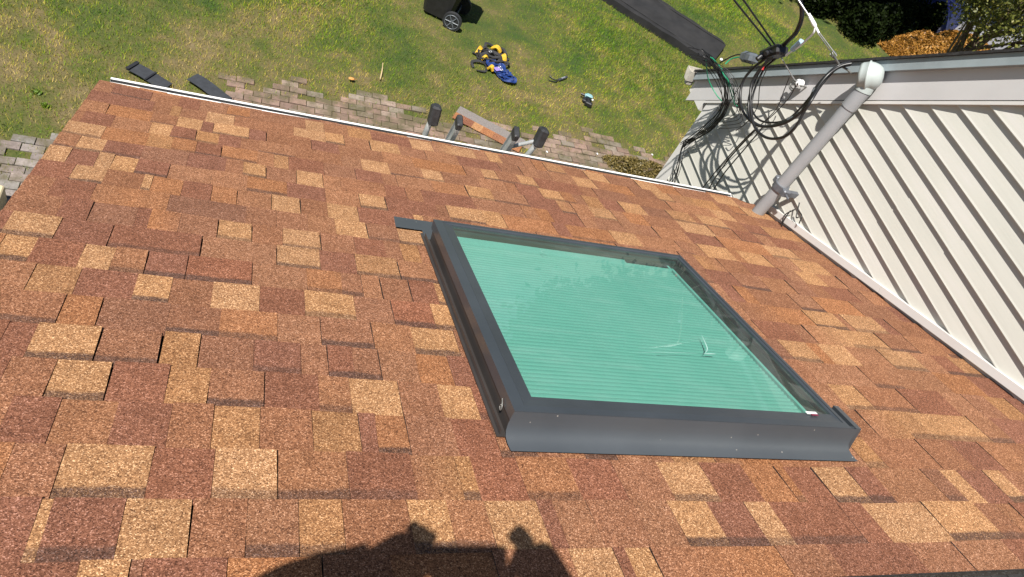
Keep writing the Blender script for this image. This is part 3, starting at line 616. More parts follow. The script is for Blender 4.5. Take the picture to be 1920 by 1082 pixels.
# rear gutter of the tall house seen end-on, with its cap and elbow
mb = MB(); gy, gzz = 4.335, H + (S_EDGE - .6307 * 4.335) / .776 - .02
gp = [(gy + (a - gy) * .68, gzz + (b - gzz) * .68) for a, b in [(gy, gzz), (gy, gzz - .12), (gy + .06, gzz - .12), (gy + .085, gzz - .08), (gy + .11, gzz - .02), (gy + .11, gzz), (gy + .105, gzz), (gy + .10, gzz - .02), (gy + .078, gzz - .075), (gy + .056, gzz - .114), (gy + .006, gzz - .114), (gy + .006, gzz)]]
n = len(gp); vs = [(XW - .10, y, z) for y, z in gp] + [(X1, y, z) for y, z in gp]
mb.add(vs, [(i, (i + 1) % n, n + (i + 1) % n, n + i) for i in range(n)])
mb.prism(gp[:6], XW - .103, XW - .1005, 0)
go = mh(mb, 'gutter', M_dirtyw)
mb = MB(); mb.bevbox(XW - .085, XW - .02, gy + .005, gy + .05, gzz - .125, gzz - .083, .012); mh(mb, 'downspout', M_dirtyw)
mb = MB(); mb.box(XW - .028, XW + .02, YC + .155, gy - .002, gzz - .15, gzz - .01); mh(mb, 'fascia', M_trim)

# ---------------------------------------------------------------- service mast
mast = empty('service_mast', (3.03, 2.895, 3.2), 'fat grey conduit pipe with a rounded pale hood standing against the cream siding', 'conduit')
def ms(mb, name, mat, par=None): return mb.build(name, mat, par or mast, Matrix.Translation((-3.03, -2.895, -3.2)))
mx, my = 3.026, 2.898
mb = MB(); mb.tube([(mx, my, 3.2), (mx, my + .004, 4.43)], .0385, 28, sub=1); ms(mb, 'pipe', M_pvc)
mb = MB(); mb.tube([(mx, my + .004, 4.36), (mx, my + .004, 4.475)], .0425, 28, sub=1); ms(mb, 'coupling', M_pvc)
mb = MB(); mb.tube([(mx, my, 3.735), (mx, my, 3.775)], .047, 28, sub=1)
mb.box(mx + .02, XW - .012, my - .07, my - .045, 3.738, 3.772); mb.box(mx + .02, XW - .012, my + .045, my + .07, 3.738, 3.772); mb.bevbox(mx - .02, mx + .03, my - .075, my - .042, 3.732, 3.778, .006); mb.bevbox(mx - .02, mx + .03, my + .042, my + .075, 3.732, 3.778, .006)
mb.tube([(mx + .005, my - .11, 3.755), (mx + .005, my - .05, 3.755)], .007, 8, sub=1)
cl = ms(mb, 'clamp', M_clamp)
# hood: skirt + domed cover with a raised seam
hc = Vector((mx - .004, my + .030, 4.547)); axis = Vector((-.62, .52, -.45)).normalized()
sx = Vector((0, 0, 1)) - axis * axis.z; sx.normalize(); sy = axis.cross(sx)
RM = Matrix((sy, sx, axis)).transposed()
mb = MB()
prof_h = [(-.075, .006, 0), (-.072, .030, 0), (-.060, .050, 0), (-.040, .064, 0), (-.015, .072, 0), (.006, .075, 0), (.010, .081, 0), (.017, .081, 0), (.021, .074, 0), (.05, .068, 0), (.066, .060, 0), (.064, .052, 0), (.02, .05, 0)]
N_ = 28; vs = []; fs = []
for i, (t, r, _) in enumerate(prof_h):
    for j in range(N_):
        a = 2 * math.pi * j / N_; rx = .92 * r * (1.0 + .05 * math.cos(2 * a)); ry = .92 * r * (1.05 if math.sin(a) > 0 else 1.12); t_ = t * .86
        vs.append(RM @ Vector((rx * math.cos(a), ry * math.sin(a), t_)) + hc)
for i in range(len(prof_h) - 1):
    for j in range(N_): k_ = (j + 1) % N_; fs.append((i * N_ + j, i * N_ + k_, (i + 1) * N_ + k_, (i + 1) * N_ + j))
fs.append(tuple(range(N_))); mb.add(vs, fs, True)
mb.tube([(mx, my + .004, 4.468), (mx, my + .012, 4.50)], .046, 24, sub=1)
head = ms(mb, 'weather_head', M_head)
mb = MB(); mb.add([RM @ Vector((.048 * math.cos(2 * math.pi * j / 20), .05 * math.sin(2 * math.pi * j / 20), .045)) + hc for j in range(20)], [tuple(range(20))]); ms(mb, 'cable_plate', M_ppl, head)
mb = MB(); mb.bevbox(-.008, .008, -.012, .012, 0, .006, .002, Matrix.Translation(hc + Vector((-.055, -.03, .052))) @ Matrix.Rotation(R(-40), 4, 'Y')); ms(mb, 'screw_boss', M_head, head)

# ---------------------------------------------------------------- cables
P_loops = [[(2.97, 3.055, 4.526), (2.93, 3.067, 4.485), (2.88, 3.037, 4.439), (2.86, 3.022, 4.352), (2.86, 3.003, 4.29), (2.86, 2.993, 4.215), (2.86, 3.012, 4.15), (2.86, 3.07, 4.056), (2.86, 3.142, 3.974), (2.86, 3.231, 3.918), (2.86, 3.321, 3.903), (2.86, 3.409, 3.948), (2.86, 3.462, 4.017), (2.86, 3.492, 4.107), (2.86, 3.475, 4.22)], [(2.97, 3.043, 4.527), (2.92, 3.045, 4.492), (2.86, 3.013, 4.434), (2.83, 2.974, 4.346), (2.83, 2.957, 4.249), (2.83, 2.99, 4.137), (2.83, 3.076, 4.023), (2.83, 3.197, 3.934), (2.83, 3.348, 3.899), (2.83, 3.457, 3.926), (2.83, 3.527, 3.995), (2.83, 3.522, 4.099), (2.83, 3.466, 4.234)], [(2.97, 3.041, 4.522), (2.92, 3.054, 4.471), (2.86, 3.002, 4.393), (2.8, 2.923, 4.329), (2.8, 2.91, 4.258), (2.8, 2.888, 4.171), (2.8, 2.907, 4.088), (2.8, 2.98, 4.007), (2.8, 3.069, 3.96), (2.8, 3.175, 3.947), (2.8, 3.32, 3.997), (2.8, 3.414, 4.068), (2.8, 3.426, 4.172), (2.8, 3.396, 4.269)], [(2.97, 3.05, 4.523), (2.9, 3.045, 4.455), (2.88, 3.037, 4.363), (2.88, 3.032, 4.283), (2.88, 3.04, 4.17), (2.88, 3.066, 4.092), (2.88, 3.14, 4.009), (2.88, 3.247, 3.938), (2.88, 3.361, 3.926), (2.88, 3.434, 3.979), (2.88, 3.472, 4.051), (2.88, 3.493, 4.135), (2.88, 3.462, 4.228)]]
P_droplow = [[(2.9, 3.251, 3.863), (2.98, 3.373, 3.616), (3.05, 3.471, 3.344), (3.08, 3.51, 3.134), (3.08, 3.502, 3.087)], [(2.9, 3.207, 3.931), (2.98, 3.302, 3.695), (3.05, 3.393, 3.399), (3.08, 3.412, 3.232), (3.08, 3.403, 3.173)], [(2.9, 3.24, 3.885), (2.98, 3.362, 3.56), (3.05, 3.435, 3.277), (3.08, 3.453, 3.159)]]
P_service_thick = [(2.86, 3.458, 4.308), (2.84, 3.421, 4.373), (2.8, 3.359, 4.455), (2.76, 3.338, 4.54), (2.72, 3.35, 4.601), (2.65, 3.355, 4.656), (2.5, 3.364, 4.762)]
P_twin = [[(2.86, 3.543, 4.255), (2.43, 3.509, 4.465), (1.9, 3.327, 4.737)], [(2.86, 3.521, 4.278), (2.44, 3.446, 4.507), (2.0, 3.364, 4.747)]]
P_messenger = [(2.62, 3.426, 4.667), (2.66, 3.334, 4.64), (2.72, 3.257, 4.609)]
P_wedge = [(2.72, 3.271, 4.613), (2.76, 3.211, 4.585)]
P_wires2 = [[(2.79, 3.201, 4.561), (2.9, 3.113, 4.509)], [(2.79, 3.187, 4.57), (2.9, 3.1, 4.522)]]
P_strap = [(2.76, 3.211, 4.585), (2.77, 3.205, 4.552), (2.8, 3.251, 4.484), (2.83, 3.301, 4.411), (2.86, 3.366, 4.344), (2.88, 3.405, 4.292)]
P_bluecon = [(2.82, 3.301, 4.448), (2.85, 3.355, 4.36)]
P_knot = [(2.9, 3.113, 4.509), (2.93, 3.108, 4.493), (2.96, 3.091, 4.478), (2.98, 3.05, 4.486), (2.99, 3.015, 4.488)]
P_rod = [(2.88, 3.419, 4.259), (2.95, 3.397, 4.217), (3.02, 3.373, 4.176)]
P_insul = [(3.06, 3.377, 4.163)]
P_splice = [(2.86, 3.534, 4.196), (2.86, 3.438, 4.307)]
P_splice2 = [(2.9, 3.73, 4.052), (2.9, 3.656, 4.091)]
P_greylead = [(2.9, 3.746, 4.05), (2.88, 3.805, 4.005), (2.86, 3.844, 3.934), (2.86, 3.873, 3.887)]
P_greenlead = [(2.9, 3.762, 4.029), (2.88, 3.82, 3.965), (2.86, 3.818, 3.919)]
P_bundleA = [(2.7, 3.978, 3.853), (2.75, 3.891, 3.904), (2.85, 3.871, 3.869), (2.95, 3.829, 3.805), (3.02, 3.782, 3.726), (3.05, 3.765, 3.608), (3.06, 3.794, 3.441), (3.06, 3.891, 3.244), (3.05, 3.919, 3.147), (3.08, 3.811, 2.899)]
P_green = [[(2.78, 3.87, 3.91), (2.86, 3.831, 3.876), (2.94, 3.791, 3.823), (3.0, 3.75, 3.769), (3.06, 3.74, 3.702), (3.09, 3.737, 3.689)], [(2.78, 3.888, 3.901), (2.86, 3.868, 3.865), (2.94, 3.816, 3.812), (3.0, 3.754, 3.753), (3.08, 3.77, 3.677)], [(2.8, 3.94, 3.847), (2.93, 4.016, 3.702), (3.0, 4.005, 3.636), (3.05, 3.94, 3.606), (3.09, 3.912, 3.592)]]
P_thin = [[(2.9, 3.646, 4.09), (2.93, 3.66, 3.993), (3.0, 3.737, 3.824), (3.05, 3.786, 3.685)], [(3.0, 3.403, 4.167), (3.03, 3.402, 4.076), (3.05, 3.377, 3.955), (3.05, 3.408, 3.775), (3.06, 3.443, 3.632), (3.07, 3.482, 3.353)], [(3.02, 3.33, 4.15), (3.03, 3.327, 4.074), (3.03, 3.344, 3.935), (3.03, 3.381, 3.816)], [(2.9, 3.502, 4.145), (2.98, 3.554, 3.984), (3.0, 3.475, 3.883), (3.0, 3.464, 3.76), (3.04, 3.547, 3.628)]]
def cable(pts, r, mat, name, label, cat, group=None, n=8):
    p0 = Vector(pts[0]); mb = MB(); mb.tube([Vector(p) - p0 for p in pts], r, n)
    o = mb.build(name, mat); o.location = p0; return tag(o, label, cat, group)
for i, p in enumerate(P_loops):
    cable(p, .0082 if i < 3 else .0062, M_cable, 'service_cable', 'thick black cable drooping in a loop from the pale hood to the black connector block', 'cable', 'black loops hanging between the hood and the connector block')
for i, p in enumerate(P_droplow):
    q = list(p); e = q[-1]; q.append((3.09, e[1] - .01, e[2] - .5)); q.append((3.09, e[1] - .02, 1.2))
    cable(q, .0042, M_cable, 'wall_cable', 'thin black cable slanting down the siding below the loops to behind the gutter', 'cable', 'thin cables slanting down the siding')
cable(P_service_thick, .0125, M_cable, 'feeder_cable', 'thick curved black cable rising from the connector block out of the top of the picture', 'cable')
for p in P_twin: cable(p, .0055, M_cable, 'overhead_cable', 'one of two parallel black overhead lines running up left from the connector block', 'cable', 'twin overhead lines')
for i, (a, b) in enumerate(((3, 4), (6, 7))):
    p, q = Vector(P_loops[0][a]), Vector(P_loops[0][b]); mb = MB(); mb.tube([Vector((0, 0, 0)), (q - p) * .35], .0112, 10, sub=1); o = mb.build('tape_band', M_splice2); o.location = p; tag(o, ('grey tape band high' if i == 0 else 'grey tape band low') + ' on the outer black cable loop', 'tape')
sg = empty('wire_grip', P_wedge[0], 'bright steel strand ending in a white wedge grip above the rake edge', 'wire grip')
o0 = Vector(P_wedge[0])
mb = MB(); mb.tube([Vector(p) - o0 for p in P_messenger], .0045, 8); mb.build('strand', M_steel, sg)
a, b = Vector(P_wedge[0]) - o0, Vector(P_wedge[1]) - o0
mb = MB(); mb.tube([a, a + (b - a) * .5, b], [.009, .011, .012, .009], 6, sub=3); mb.tube([b, b + (b - a) * .5], .007, 6, sub=1); mb.build('wedge', M_whitepl, sg)
for p in P_wires2:
    mb = MB(); mb.tube([Vector(q) - o0 for q in p], .0028, 6, sub=1); mb.build('bail_wire', M_steel, sg)
cable(P_knot, .006, M_dsteel, 'rope_tie', 'short frayed grey rope tied at the rake edge beside the pale hood', 'rope')
mbk = MB(); kp = Vector(P_knot[0]); ang = 0
cable([kp + Vector((.02 * math.cos(t), .014 * math.sin(t), .016 * math.sin(t * .7))) for t in np.linspace(0, 9, 14)], .004, M_dsteel, 'rope_knot', 'small grey rope knot where two bright wires meet the rake', 'knot')
cable(P_strap, .0058, M_whitepl, 'neutral_wire', 'white bare wire curving from the wedge grip down to the connector block', 'wire')
bc = empty('blue_connector', P_bluecon[0], 'pale blue clamp connector with two dark bolts on the white wire', 'connector')
A, B = Vector(P_bluecon[0]), Vector(P_bluecon[1]); dv = (B - A); Lc = dv.length
Mq = dv.to_track_quat('X', 'Z').to_matrix().to_4x4()
mb = MB(); mb.bevbox(0, Lc, -.014, .014, -.014, .014, .004, Mq); mb.build('body', M_bluecon, bc)
for t in (.3, .7):
    mb = MB(); mb.tube([Mq @ Vector((Lc * t, -.006, .012)), Mq @ Vector((Lc * t, -.006, .022))], .009, 8, sub=1); mb.build('bolt', M_bluedk, bc)
# connector block (black insulated piercing connectors)
sp = empty('connector_block', P_splice[0], 'chunky black insulated connector block where the thick cables meet', 'connector')
A, B = Vector(P_splice[0]), Vector(P_splice[1]); dv = B - A; Lc = dv.length; Mq = dv.to_track_quat('X', 'Z').to_matrix().to_4x4()
mb = MB(); mb.bevbox(-.015, Lc + .01, -.045, .04, -.036, .024, .012, Mq); mb.bevbox(Lc * .15, Lc * .85, -.028, .024, .018, .034, .006, Mq); mb.build('body', M_ppl, sp)
mb = MB(); mb.bevbox(-.025, Lc * .25, .0, .045, -.035, .016, .008, Mq); mb.bevbox(Lc * .1, Lc * .5, -.05, -.036, -.022, .012, .004, Mq); mb.tube([Mq @ Vector((Lc * .6, -.03, 0)), Mq @ Vector((Lc * .62, -.075, -.03))], .014, 8, sub=1); mb.tube([Mq @ Vector((Lc * .2, -.03, 0)), Mq @ Vector((Lc * .1, -.07, -.045))], .016, 8, sub=1); mb.build('cover', M_ppl, sp)
mb = MB(); mb.tube([Mq @ Vector((Lc * .05, -.02, -.075)), Mq @ Vector((Lc * .03, -.02, -.095))], .012, 10, sub=1); mb.build('red_cap', M_red, sp)
A, B = Vector(P_splice2[0]), Vector(P_splice2[1])
s2 = empty('cable_splice', A, 'small grey faceted splice cover left of the black connector block', 'connector')
dv = Vector((0, -.09, .05)); Mq = dv.to_track_quat('X', 'Z').to_matrix().to_4x4()
mb = MB(); mb.bevbox(-.03, .095, -.038, .038, -.034, .028, .014, Mq); mb.build('body', M_splice2, s2)
mb = MB(); mb.bevbox(.02, .034, -.042, .042, -.037, .0315, .014, Mq); mb.tube([Mq @ Vector((-.02, 0, 0)), Mq @ Vector((-.045, 0, -.004))], .016, 10, sub=1); mb.build('gland', M_splice2, s2)
cable(P_greylead, .0045, M_cable, 'lead_wire', 'black lead running left from the grey splice cover to the wire bundle', 'wire')
cable(P_greenlead, .0045, M_green, 'lead_wire', 'short green lead curving left from the grey splice cover', 'wire')
mb = MB(); mb.ball((0, 0, 0), (.011, .011, .009), 8, 6); o = mb.build('wire_nut', M_whitepl); o.location = Vector(P_greylead[-1]) + Vector((0, .01, .02)); tag(o, 'tiny white wire cap near the end of the black mat', 'wire cap')
rb = random.Random(21)
for i in range(15):
    off = Vector((rb.uniform(-.05, .02), rb.uniform(-.05, .05), rb.uniform(-.045, .045))); q = []
    np_ = len(P_bundleA)
    for j, p in enumerate(P_bundleA):
        f = 1.0 if j < 5 else (.8 if j < 7 else .5)
        if j == np_ - 1 and i % 4: continue
        if j == 0 and i > 2: continue
        q.append(Vector(p) + off * f + Vector((rb.uniform(-.006, .006), rb.uniform(-.012, .012), rb.uniform(-.012, .012)))); q[-1].x = min(q[-1].x, 3.095)
    if i % 4 == 0: q.append(Vector((3.085, 3.80 + off.y * .5, 2.3)))
    cable(q, rb.choice([.0018, .0024, .0032]), M_cable, 'phone_wire', 'thin black wire in the tangled bundle sweeping over the corner of the tall house', 'wire', 'tangled thin black wires at the house corner', 6)
for i in range(5):
    st = Vector((2.80 + i * .012, 3.87 - i * .02, 3.885)); mid = Vector((2.95, 3.70 - i * .03, 3.86 - i * .02)); e = Vector((3.04, 3.66 - i * .035, 3.70))
    cable([st, (st + mid) / 2 + Vector((0, 0, .03)), mid, e, (3.06, 3.74, 3.60 - i * .03)], .0022, M_cable, 'phone_wire', 'hair thin black wire arching right from the tangled bundle under the grey splice cover', 'wire', 'hair thin arching wires', 6)
for i, p in enumerate(P_green):
    cable(p, .0036, M_green, 'green_wire', ('green wire crossing in front of the rake at the left of the bundle' if i == 2 else 'green ground wire on the right side of the tangled bundle'), 'wire', None if i == 2 else 'green ground wires of the bundle', 6)
for p in P_thin:
    cable(p, .003, M_cable, 'thin_cable', 'thin black cable looping over the rake board among the thick loops', 'cable', 'thin cables over the rake board', 6)
ins = empty('insulator_bracket', P_insul[0], 'white spool insulator on a steel eye screwed to the rake board', 'insulator')
o0 = Vector(P_insul[0])
mb = MB(); mb.tube([(0, 0, 0), (0, .0, .012), (0, 0, .018), (0, 0, .03)], [.022, .014, .014, .022], 14, sub=3); mb.build('spool', M_whitepl, ins, Matrix.Rotation(R(60), 4, 'X'))
mb = MB(); mb.tube([Vector((.03 * 0 + .05, -.035, .005)), Vector((.0, -.035, .005)), Vector((-.012, -.015, .0)), Vector((0, .01, -.02)), Vector((.03, .03, -.03)), Vector((.045, .05, -.05))], .0055, 8)
for t in range(2): mb.tube([Vector((-.004, .02 + .03 * math.cos(a), -.03 - t * .012 + .022 * math.sin(a))) for a in np.linspace(0, 6.28, 12)], .004, 6, closed=True, sub=2)
mb.build('eye_bracket', M_dsteel, ins)
for dxx in (-.007, .007):
    mb = MB(); mb.tube([Vector(P_rod[0]) - o0 + Vector((0, dxx, 0)), Vector(P_rod[1]) - o0 + Vector((0, dxx * .8, 0)), Vector(P_rod[2]) - o0 + Vector((0, 0, 0)), Vector((-.01, 0, .015))], .0036, 6, sub=2); mb.build('bail_wire', M_steel, ins)
# small black clips on the siding by the pipe foot
st = empty('wire_staple', (3.09, 2.72, 3.74), 'thin bent black wires on the siding beside the foot of the grey pipe', 'wire')
for pts in ([(0, 0, 0), (-.01, -.05, .01), (-.01, -.075, -.03)], [(0, .03, -.02), (-.01, .05, -.1), (0, .0, -.17), (.01, -.06, -.25)], [(0, .05, -.05), (-.01, .02, -.13), (0, -.03, -.2)], [(0, .04, .03), (-.005, -.02, -.03), (-.01, -.04, -.012)]):
    mb = MB(); mb.tube(pts, .0035, 6); mb.build('clip_wire', M_cable, st)

# ---------------------------------------------------------------- ladder at the eave
lad = empty('ladder', (1.33, 4.0, 0), 'aluminium ladder leaning on the white gutter, its two rails capped in black', 'ladder')
def lp(v): return Vector(v) - Vector((1.33, 4.0, 0))
top = Vector((0, 3.190, 3.535)); foot = Vector((0, 4.05, .0)); ld = (top - foot).normalized(); Lh = (top - foot).length
RL = Matrix(((1, 0, 0), (0, ld.z, ld.y), (0, -ld.y, ld.z))).to_4x4()
# rail local: x across, y depth, z along
for xr in (1.102, 1.440):
    M = Matrix.Translation(lp((xr, 4.05, 0))) @ RL
    mb = MB(); mb.box(-.013, .013, -.034, -.030, 0, Lh, M); mb.box(-.013, .013, .030, .034, 0, Lh, M); mb.box(-.0015, .0015, -.0298, .0298, 0, Lh, M)
    mb.build('rail', M_alu, lad)
    mb = MB(); mb.bevbox(-.0165, .0165, -.038, .038, Lh - .035, Lh + .018, .006, M); mb.build('end_cap', M_rubber, lad)
for k in range(11):
    c = foot + (top - foot) * ((k + .8) * .3 / Lh)
    mb = MB(); mb.tube([lp((1.115, c.y, c.z)), lp((1.427, c.y, c.z))], .016, 12, sub=1); mb.build('rung', M_alu, lad)
# stand-off arms with rubber feet
for xs, tilt, yy, zz in ((.962, 0.0, 3.21, 3.545), (1.600, .12, 3.205, 3.540)):
    mb = MB(); f = lp((xs, yy, zz)); b0 = f + Vector((-.01 if xs < 1.3 else -.05, -.01, -.19)); inn = lp((1.09 if xs < 1.3 else 1.452, 3.25, 3.27))
    mb.tube([f, b0, inn], .0165, 10, sub=4); 
    if xs > 1.3: mb.tube([f + Vector((-.01, 0, -.04)), inn + Vector((0, 0, .1))], .012, 8, sub=1)
    mb.build('standoff_arm', M_alu, lad)
    Mr = Matrix.Translation(f) @ Matrix.Rotation(tilt, 4, 'Y') @ Matrix.Rotation(R(-14), 4, 'X')
    mb = MB(); mb.bevbox(-.027, .027, -.032, .038, -.07, .045, .010, Mr); mb.build('rubber_foot', M_rubber, lad)

# ---------------------------------------------------------------- ground
gx0, gx1, gy0, gy1 = -60, 120, -60, 120
mb = MB(); xs = [gx0] + list(np.linspace(-8, 16, 60)) + [gx1]; ys = [gy0] + list(np.linspace(0, 22, 56)) + [gy1]
vs = []; 
for y in ys:
    for x in xs: vs.append((x, y, .02 * math.sin(x * 1.1 + 1) * math.cos(y * .9) * (1 if 8.3 < y < 20 and x < 15 else 0)))
nx = len(xs); mb.add(vs, [(j * nx + i, j * nx + i + 1, (j + 1) * nx + i + 1, (j + 1) * nx + i) for j in range(len(ys) - 1) for i in range(nx - 1)], True)
lawn = mb.build('lawn', M_lawn, fix=False); tag(lawn, 'patchy green and straw coloured lawn', 'ground', kind='structure')
mb = MB(); mb.add([(16.9, 2, .03), (24, 0, .03), (34, 40, .03), (20.5, 40, .03), (17.3, 16.3, .03)], [(0, 1, 2, 3, 4)]); dr_ = mb.build('driveway', M_asph, fix=False); tag(dr_, 'grey asphalt driveway beyond the trees', 'driveway', kind='structure')
# brick path: front run along the eave and a side run round the left corner
rp_ = random.Random(5)
def path_in(x, y):
    w = .14 * math.sin(x * 1.7) + .10 * math.sin(x * 4.1 + 1) + .06 * math.sin(x * 11 + 2 * math.sin(x * 3)) + .03 * math.sin(x * 29)
    front = -.45 + .15 * math.sin(y * 7) < x < 6.6 and 4.5 < y < 7.74 + w + .03 * x
    side = -2.75 + .1 * math.sin(y * 3) < x < -.5 and 2 < y < 6.65 + .15 * math.sin(x * 3)
    if x < -.9 + .2 * math.sin(y * 2.5) and y > 6.5 + (x + 1.6) * .9 + .15 * math.sin(x * 5): return False
    return front or side
mb = MB(); cols = []
bw, bh = .205, .105; row = 0; y = 2.0
while y < 8.3:
    x = -3.0 + (bw / 2 if row % 2 else 0)
    while x < 6.6:
        if path_in(x, y) and not (x > -.2 and y < 5.0) and not (rp_.random() < (.25 if not path_in(x, y + .33) else .02)):
            j = [rp_.uniform(-.006, .006) for _ in range(4)]; z = .012 + rp_.uniform(0, .012); t = rp_.uniform(-.02, .02)
            c_, s_ = math.cos(t), math.sin(t); cx, cy = x + bw / 2, y + bh / 2; hw, hh = bw / 2 - .0045, bh / 2 - .0045
            q = [(cx + a * c_ - b * s_, cy + a * s_ + b * c_) for a, b in ((-hw, -hh), (hw, -hh), (hw, hh), (-hw, hh))]
            zz = [z + rp_.uniform(-.003, .003) for _ in range(4)]
            n0 = len(mb.v); mb.add([(a, b, zz[i]) for i, (a, b) in enumerate(q)] + [(a, b, -.01) for a, b in q], [(0, 1, 2, 3), (0, 4, 5, 1), (1, 5, 6, 2), (2, 6, 7, 3), (3, 7, 4, 0)])
            c = rp_.choice([(.205, .135, .105), (.22, .155, .12), (.18, .12, .09), (.235, .175, .14), (.20, .165, .13), (.24, .155, .12)]); f = rp_.uniform(.85, 1.2)
            if x < -.3 and y < 6.6: c = tuple(.5 * q_ + .5 * .19 for q_ in c)
            cols += [(c[0] * f, c[1] * f, c[2] * f, 1)] * 20
        x += bw
    y += bh; row += 1
pth = mb.build('brick_path', M_paver, fix=False); setcol(pth, cols); tag(pth, 'weathered pinkish brick paver path along the house', 'path', kind='structure')
# grass blades
rng = np.random.default_rng(3)
def blades(name, n, xr, yr, hl, hh, wid, prob, mat, label, cat):
    x = rng.uniform(*xr, n); y = rng.uniform(*yr, n)
    keep = prob(x, y) > rng.uniform(0, 1, n); x, y = x[keep], y[keep]; n = len(x)
    a = rng.uniform(0, 2 * np.pi, n); ln = rng.uniform(hl, hh, n); lean = rng.uniform(.3, 1.15, n); b = a + rng.normal(0, 1.2, n)
    w = wid * rng.uniform(.6, 1.3, n)
    P = np.zeros((n, 3, 3), np.float32)
    P[:, 0, 0] = x - np.cos(a) * w; P[:, 0, 1] = y - np.sin(a) * w
    P[:, 1, 0] = x + np.cos(a) * w; P[:, 1, 1] = y + np.sin(a) * w
    P[:, 2, 0] = x + np.cos(b + 1.57) * ln * np.sin(lean); P[:, 2, 1] = y + np.sin(b + 1.57) * ln * np.sin(lean); P[:, 2, 2] = ln * np.cos(lean) + .005
    P[:, :2, 2] = -.015
    me = bpy.data.meshes.new(name); me.vertices.add(3 * n); me.loops.add(3 * n); me.polygons.add(n)
    me.vertices.foreach_set('co', P.ravel()); me.loops.foreach_set('vertex_index', np.arange(3 * n, dtype=np.int32))
    me.polygons.foreach_set('loop_start', np.arange(0, 3 * n, 3, dtype=np.int32)); me.update()
    at = me.attributes.new('rv', 'FLOAT', 'FACE'); at.data.foreach_set('value', rng.uniform(0, 1, n).astype(np.float32))
    me.materials.append(mat); o = bpy.data.objects.new(name, me); C.objects.link(o); tag(o, label, cat, kind='stuff'); return o
pin = np.vectorize(path_in)
def gprob(x, y):
    d = np.clip(1.25 - (y - 7) * .045, .35, 1); p = pin(x, y)
    n_ = np.sin(x * 2.3 + y * 1.1) * np.sin(y * 3.1 - x * 1.7) + .6 * np.sin(x * 6.1 + 2) * np.sin(y * 7.3)
    edge = pin(x, y + .30 + .2 * np.sin(x * 5) * np.sin(x * 2.2))
    onp = np.where(n_ > .62, .5, .10); onp = np.where((x < -.8) & (n_ > .0), .6, onp); onp = np.where(~edge, np.maximum(onp, .55), onp)
    return np.where(p, onp, d)
blades('lawn_grass', 520000, (-4.5, 13.5), (4.4, 17.5), .025, .062, .0042, gprob, M_blade, 'short patchy grass blades covering the lawn', 'grass')

# leafy things
def leaves(name, pts, size, mat, parent, M=None, seed=1, sun=True):
    rg = np.random.default_rng(seed); n = len(pts); pts = np.asarray(pts, np.float32)
    a = rg.normal(size=(n, 3)); a /= np.linalg.norm(a, axis=1)[:, None]; b = rg.normal(size=(n, 3)); b -= a * (a * b).sum(1)[:, None]; b /= np.linalg.norm(b, axis=1)[:, None]
    s = size * rg.uniform(.6, 1.3, n)[:, None]
    P = np.stack([pts - a * s, pts - b * s * .55, pts + a * s, pts + b * s * .55], 1).astype(np.float32)
    me = bpy.data.meshes.new(name); me.vertices.add(4 * n); me.loops.add(4 * n); me.polygons.add(n)
    me.vertices.foreach_set('co', P.ravel()); me.loops.foreach_set('vertex_index', np.arange(4 * n, dtype=np.int32)); me.polygons.foreach_set('loop_start', np.arange(0, 4 * n, 4, dtype=np.int32)); me.update()
    at = me.attributes.new('rv', 'FLOAT', 'FACE'); at.data.foreach_set('value', rg.uniform(0, 1, n).astype(np.float32))
    me.materials.append(mat); o = bpy.data.objects.new(name, me); C.objects.link(o); o.parent = parent
    return o
def tree(loc, crown_c, crown_r, nclump, per, lsize, mat, label, seed, trunk_r, group=None):
    root = empty('leafy_tree', loc, label, 'tree', group); rg = np.random.default_rng(seed); lc = Vector(loc)
    cl = []; cr = np.array(crown_r)
    for i in range(nclump):
        d = rg.normal(size=3); d /= np.linalg.norm(d); r = rg.uniform(.45, 1.0) ** .6; cl.append(d * cr * r)
    cl = np.array(cl); pts = []
    for c in cl:
        k = rg.normal(size=(per, 3)) * (cr.mean() * .13 * rg.uniform(.7, 1.4)); pts.append(c + k)
    pts = np.concatenate(pts) + np.array(crown_c) - np.array(loc)
    leaves('crown', pts, lsize, mat, root, seed=seed)
    mb = MB(); cc = Vector(crown_c) - lc; mb.tube([(0, 0, 0), cc * .35 + Vector((.05, .03, 0)), cc * .7, cc], [trunk_r, trunk_r * .9, trunk_r * .75, trunk_r * .55, trunk_r * .3], 9, sub=6)
    for i in range(min(nclump, 26)):
        e = cc + Vector(cl[i]) * .85; s = cc * rg.uniform(.45, .8); mb.tube([s, (s + e) / 2 + Vector((0, 0, -.12)), e], [trunk_r * .35, trunk_r * .2, trunk_r * .1], 5, sub=4)
    mb.build('trunk', M_bark, root); return root
tree((9.9, 8.7, 0), (10.25, 8.55, 3.80), (1.45, 1.3, .85), 95, 420, .027, M_leaf, 'sunlit yellow green tree crown hanging into the top right corner', 31, .09)
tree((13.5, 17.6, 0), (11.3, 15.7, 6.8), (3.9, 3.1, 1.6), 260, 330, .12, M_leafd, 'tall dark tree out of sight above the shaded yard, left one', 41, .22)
tree((19.5, 21.0, 0), (16.7, 18.4, 7.4), (4.4, 3.6, 1.8), 240, 330, .12, M_leafd, 'tall dark tree out of sight above the shaded yard, right one', 42, .22)
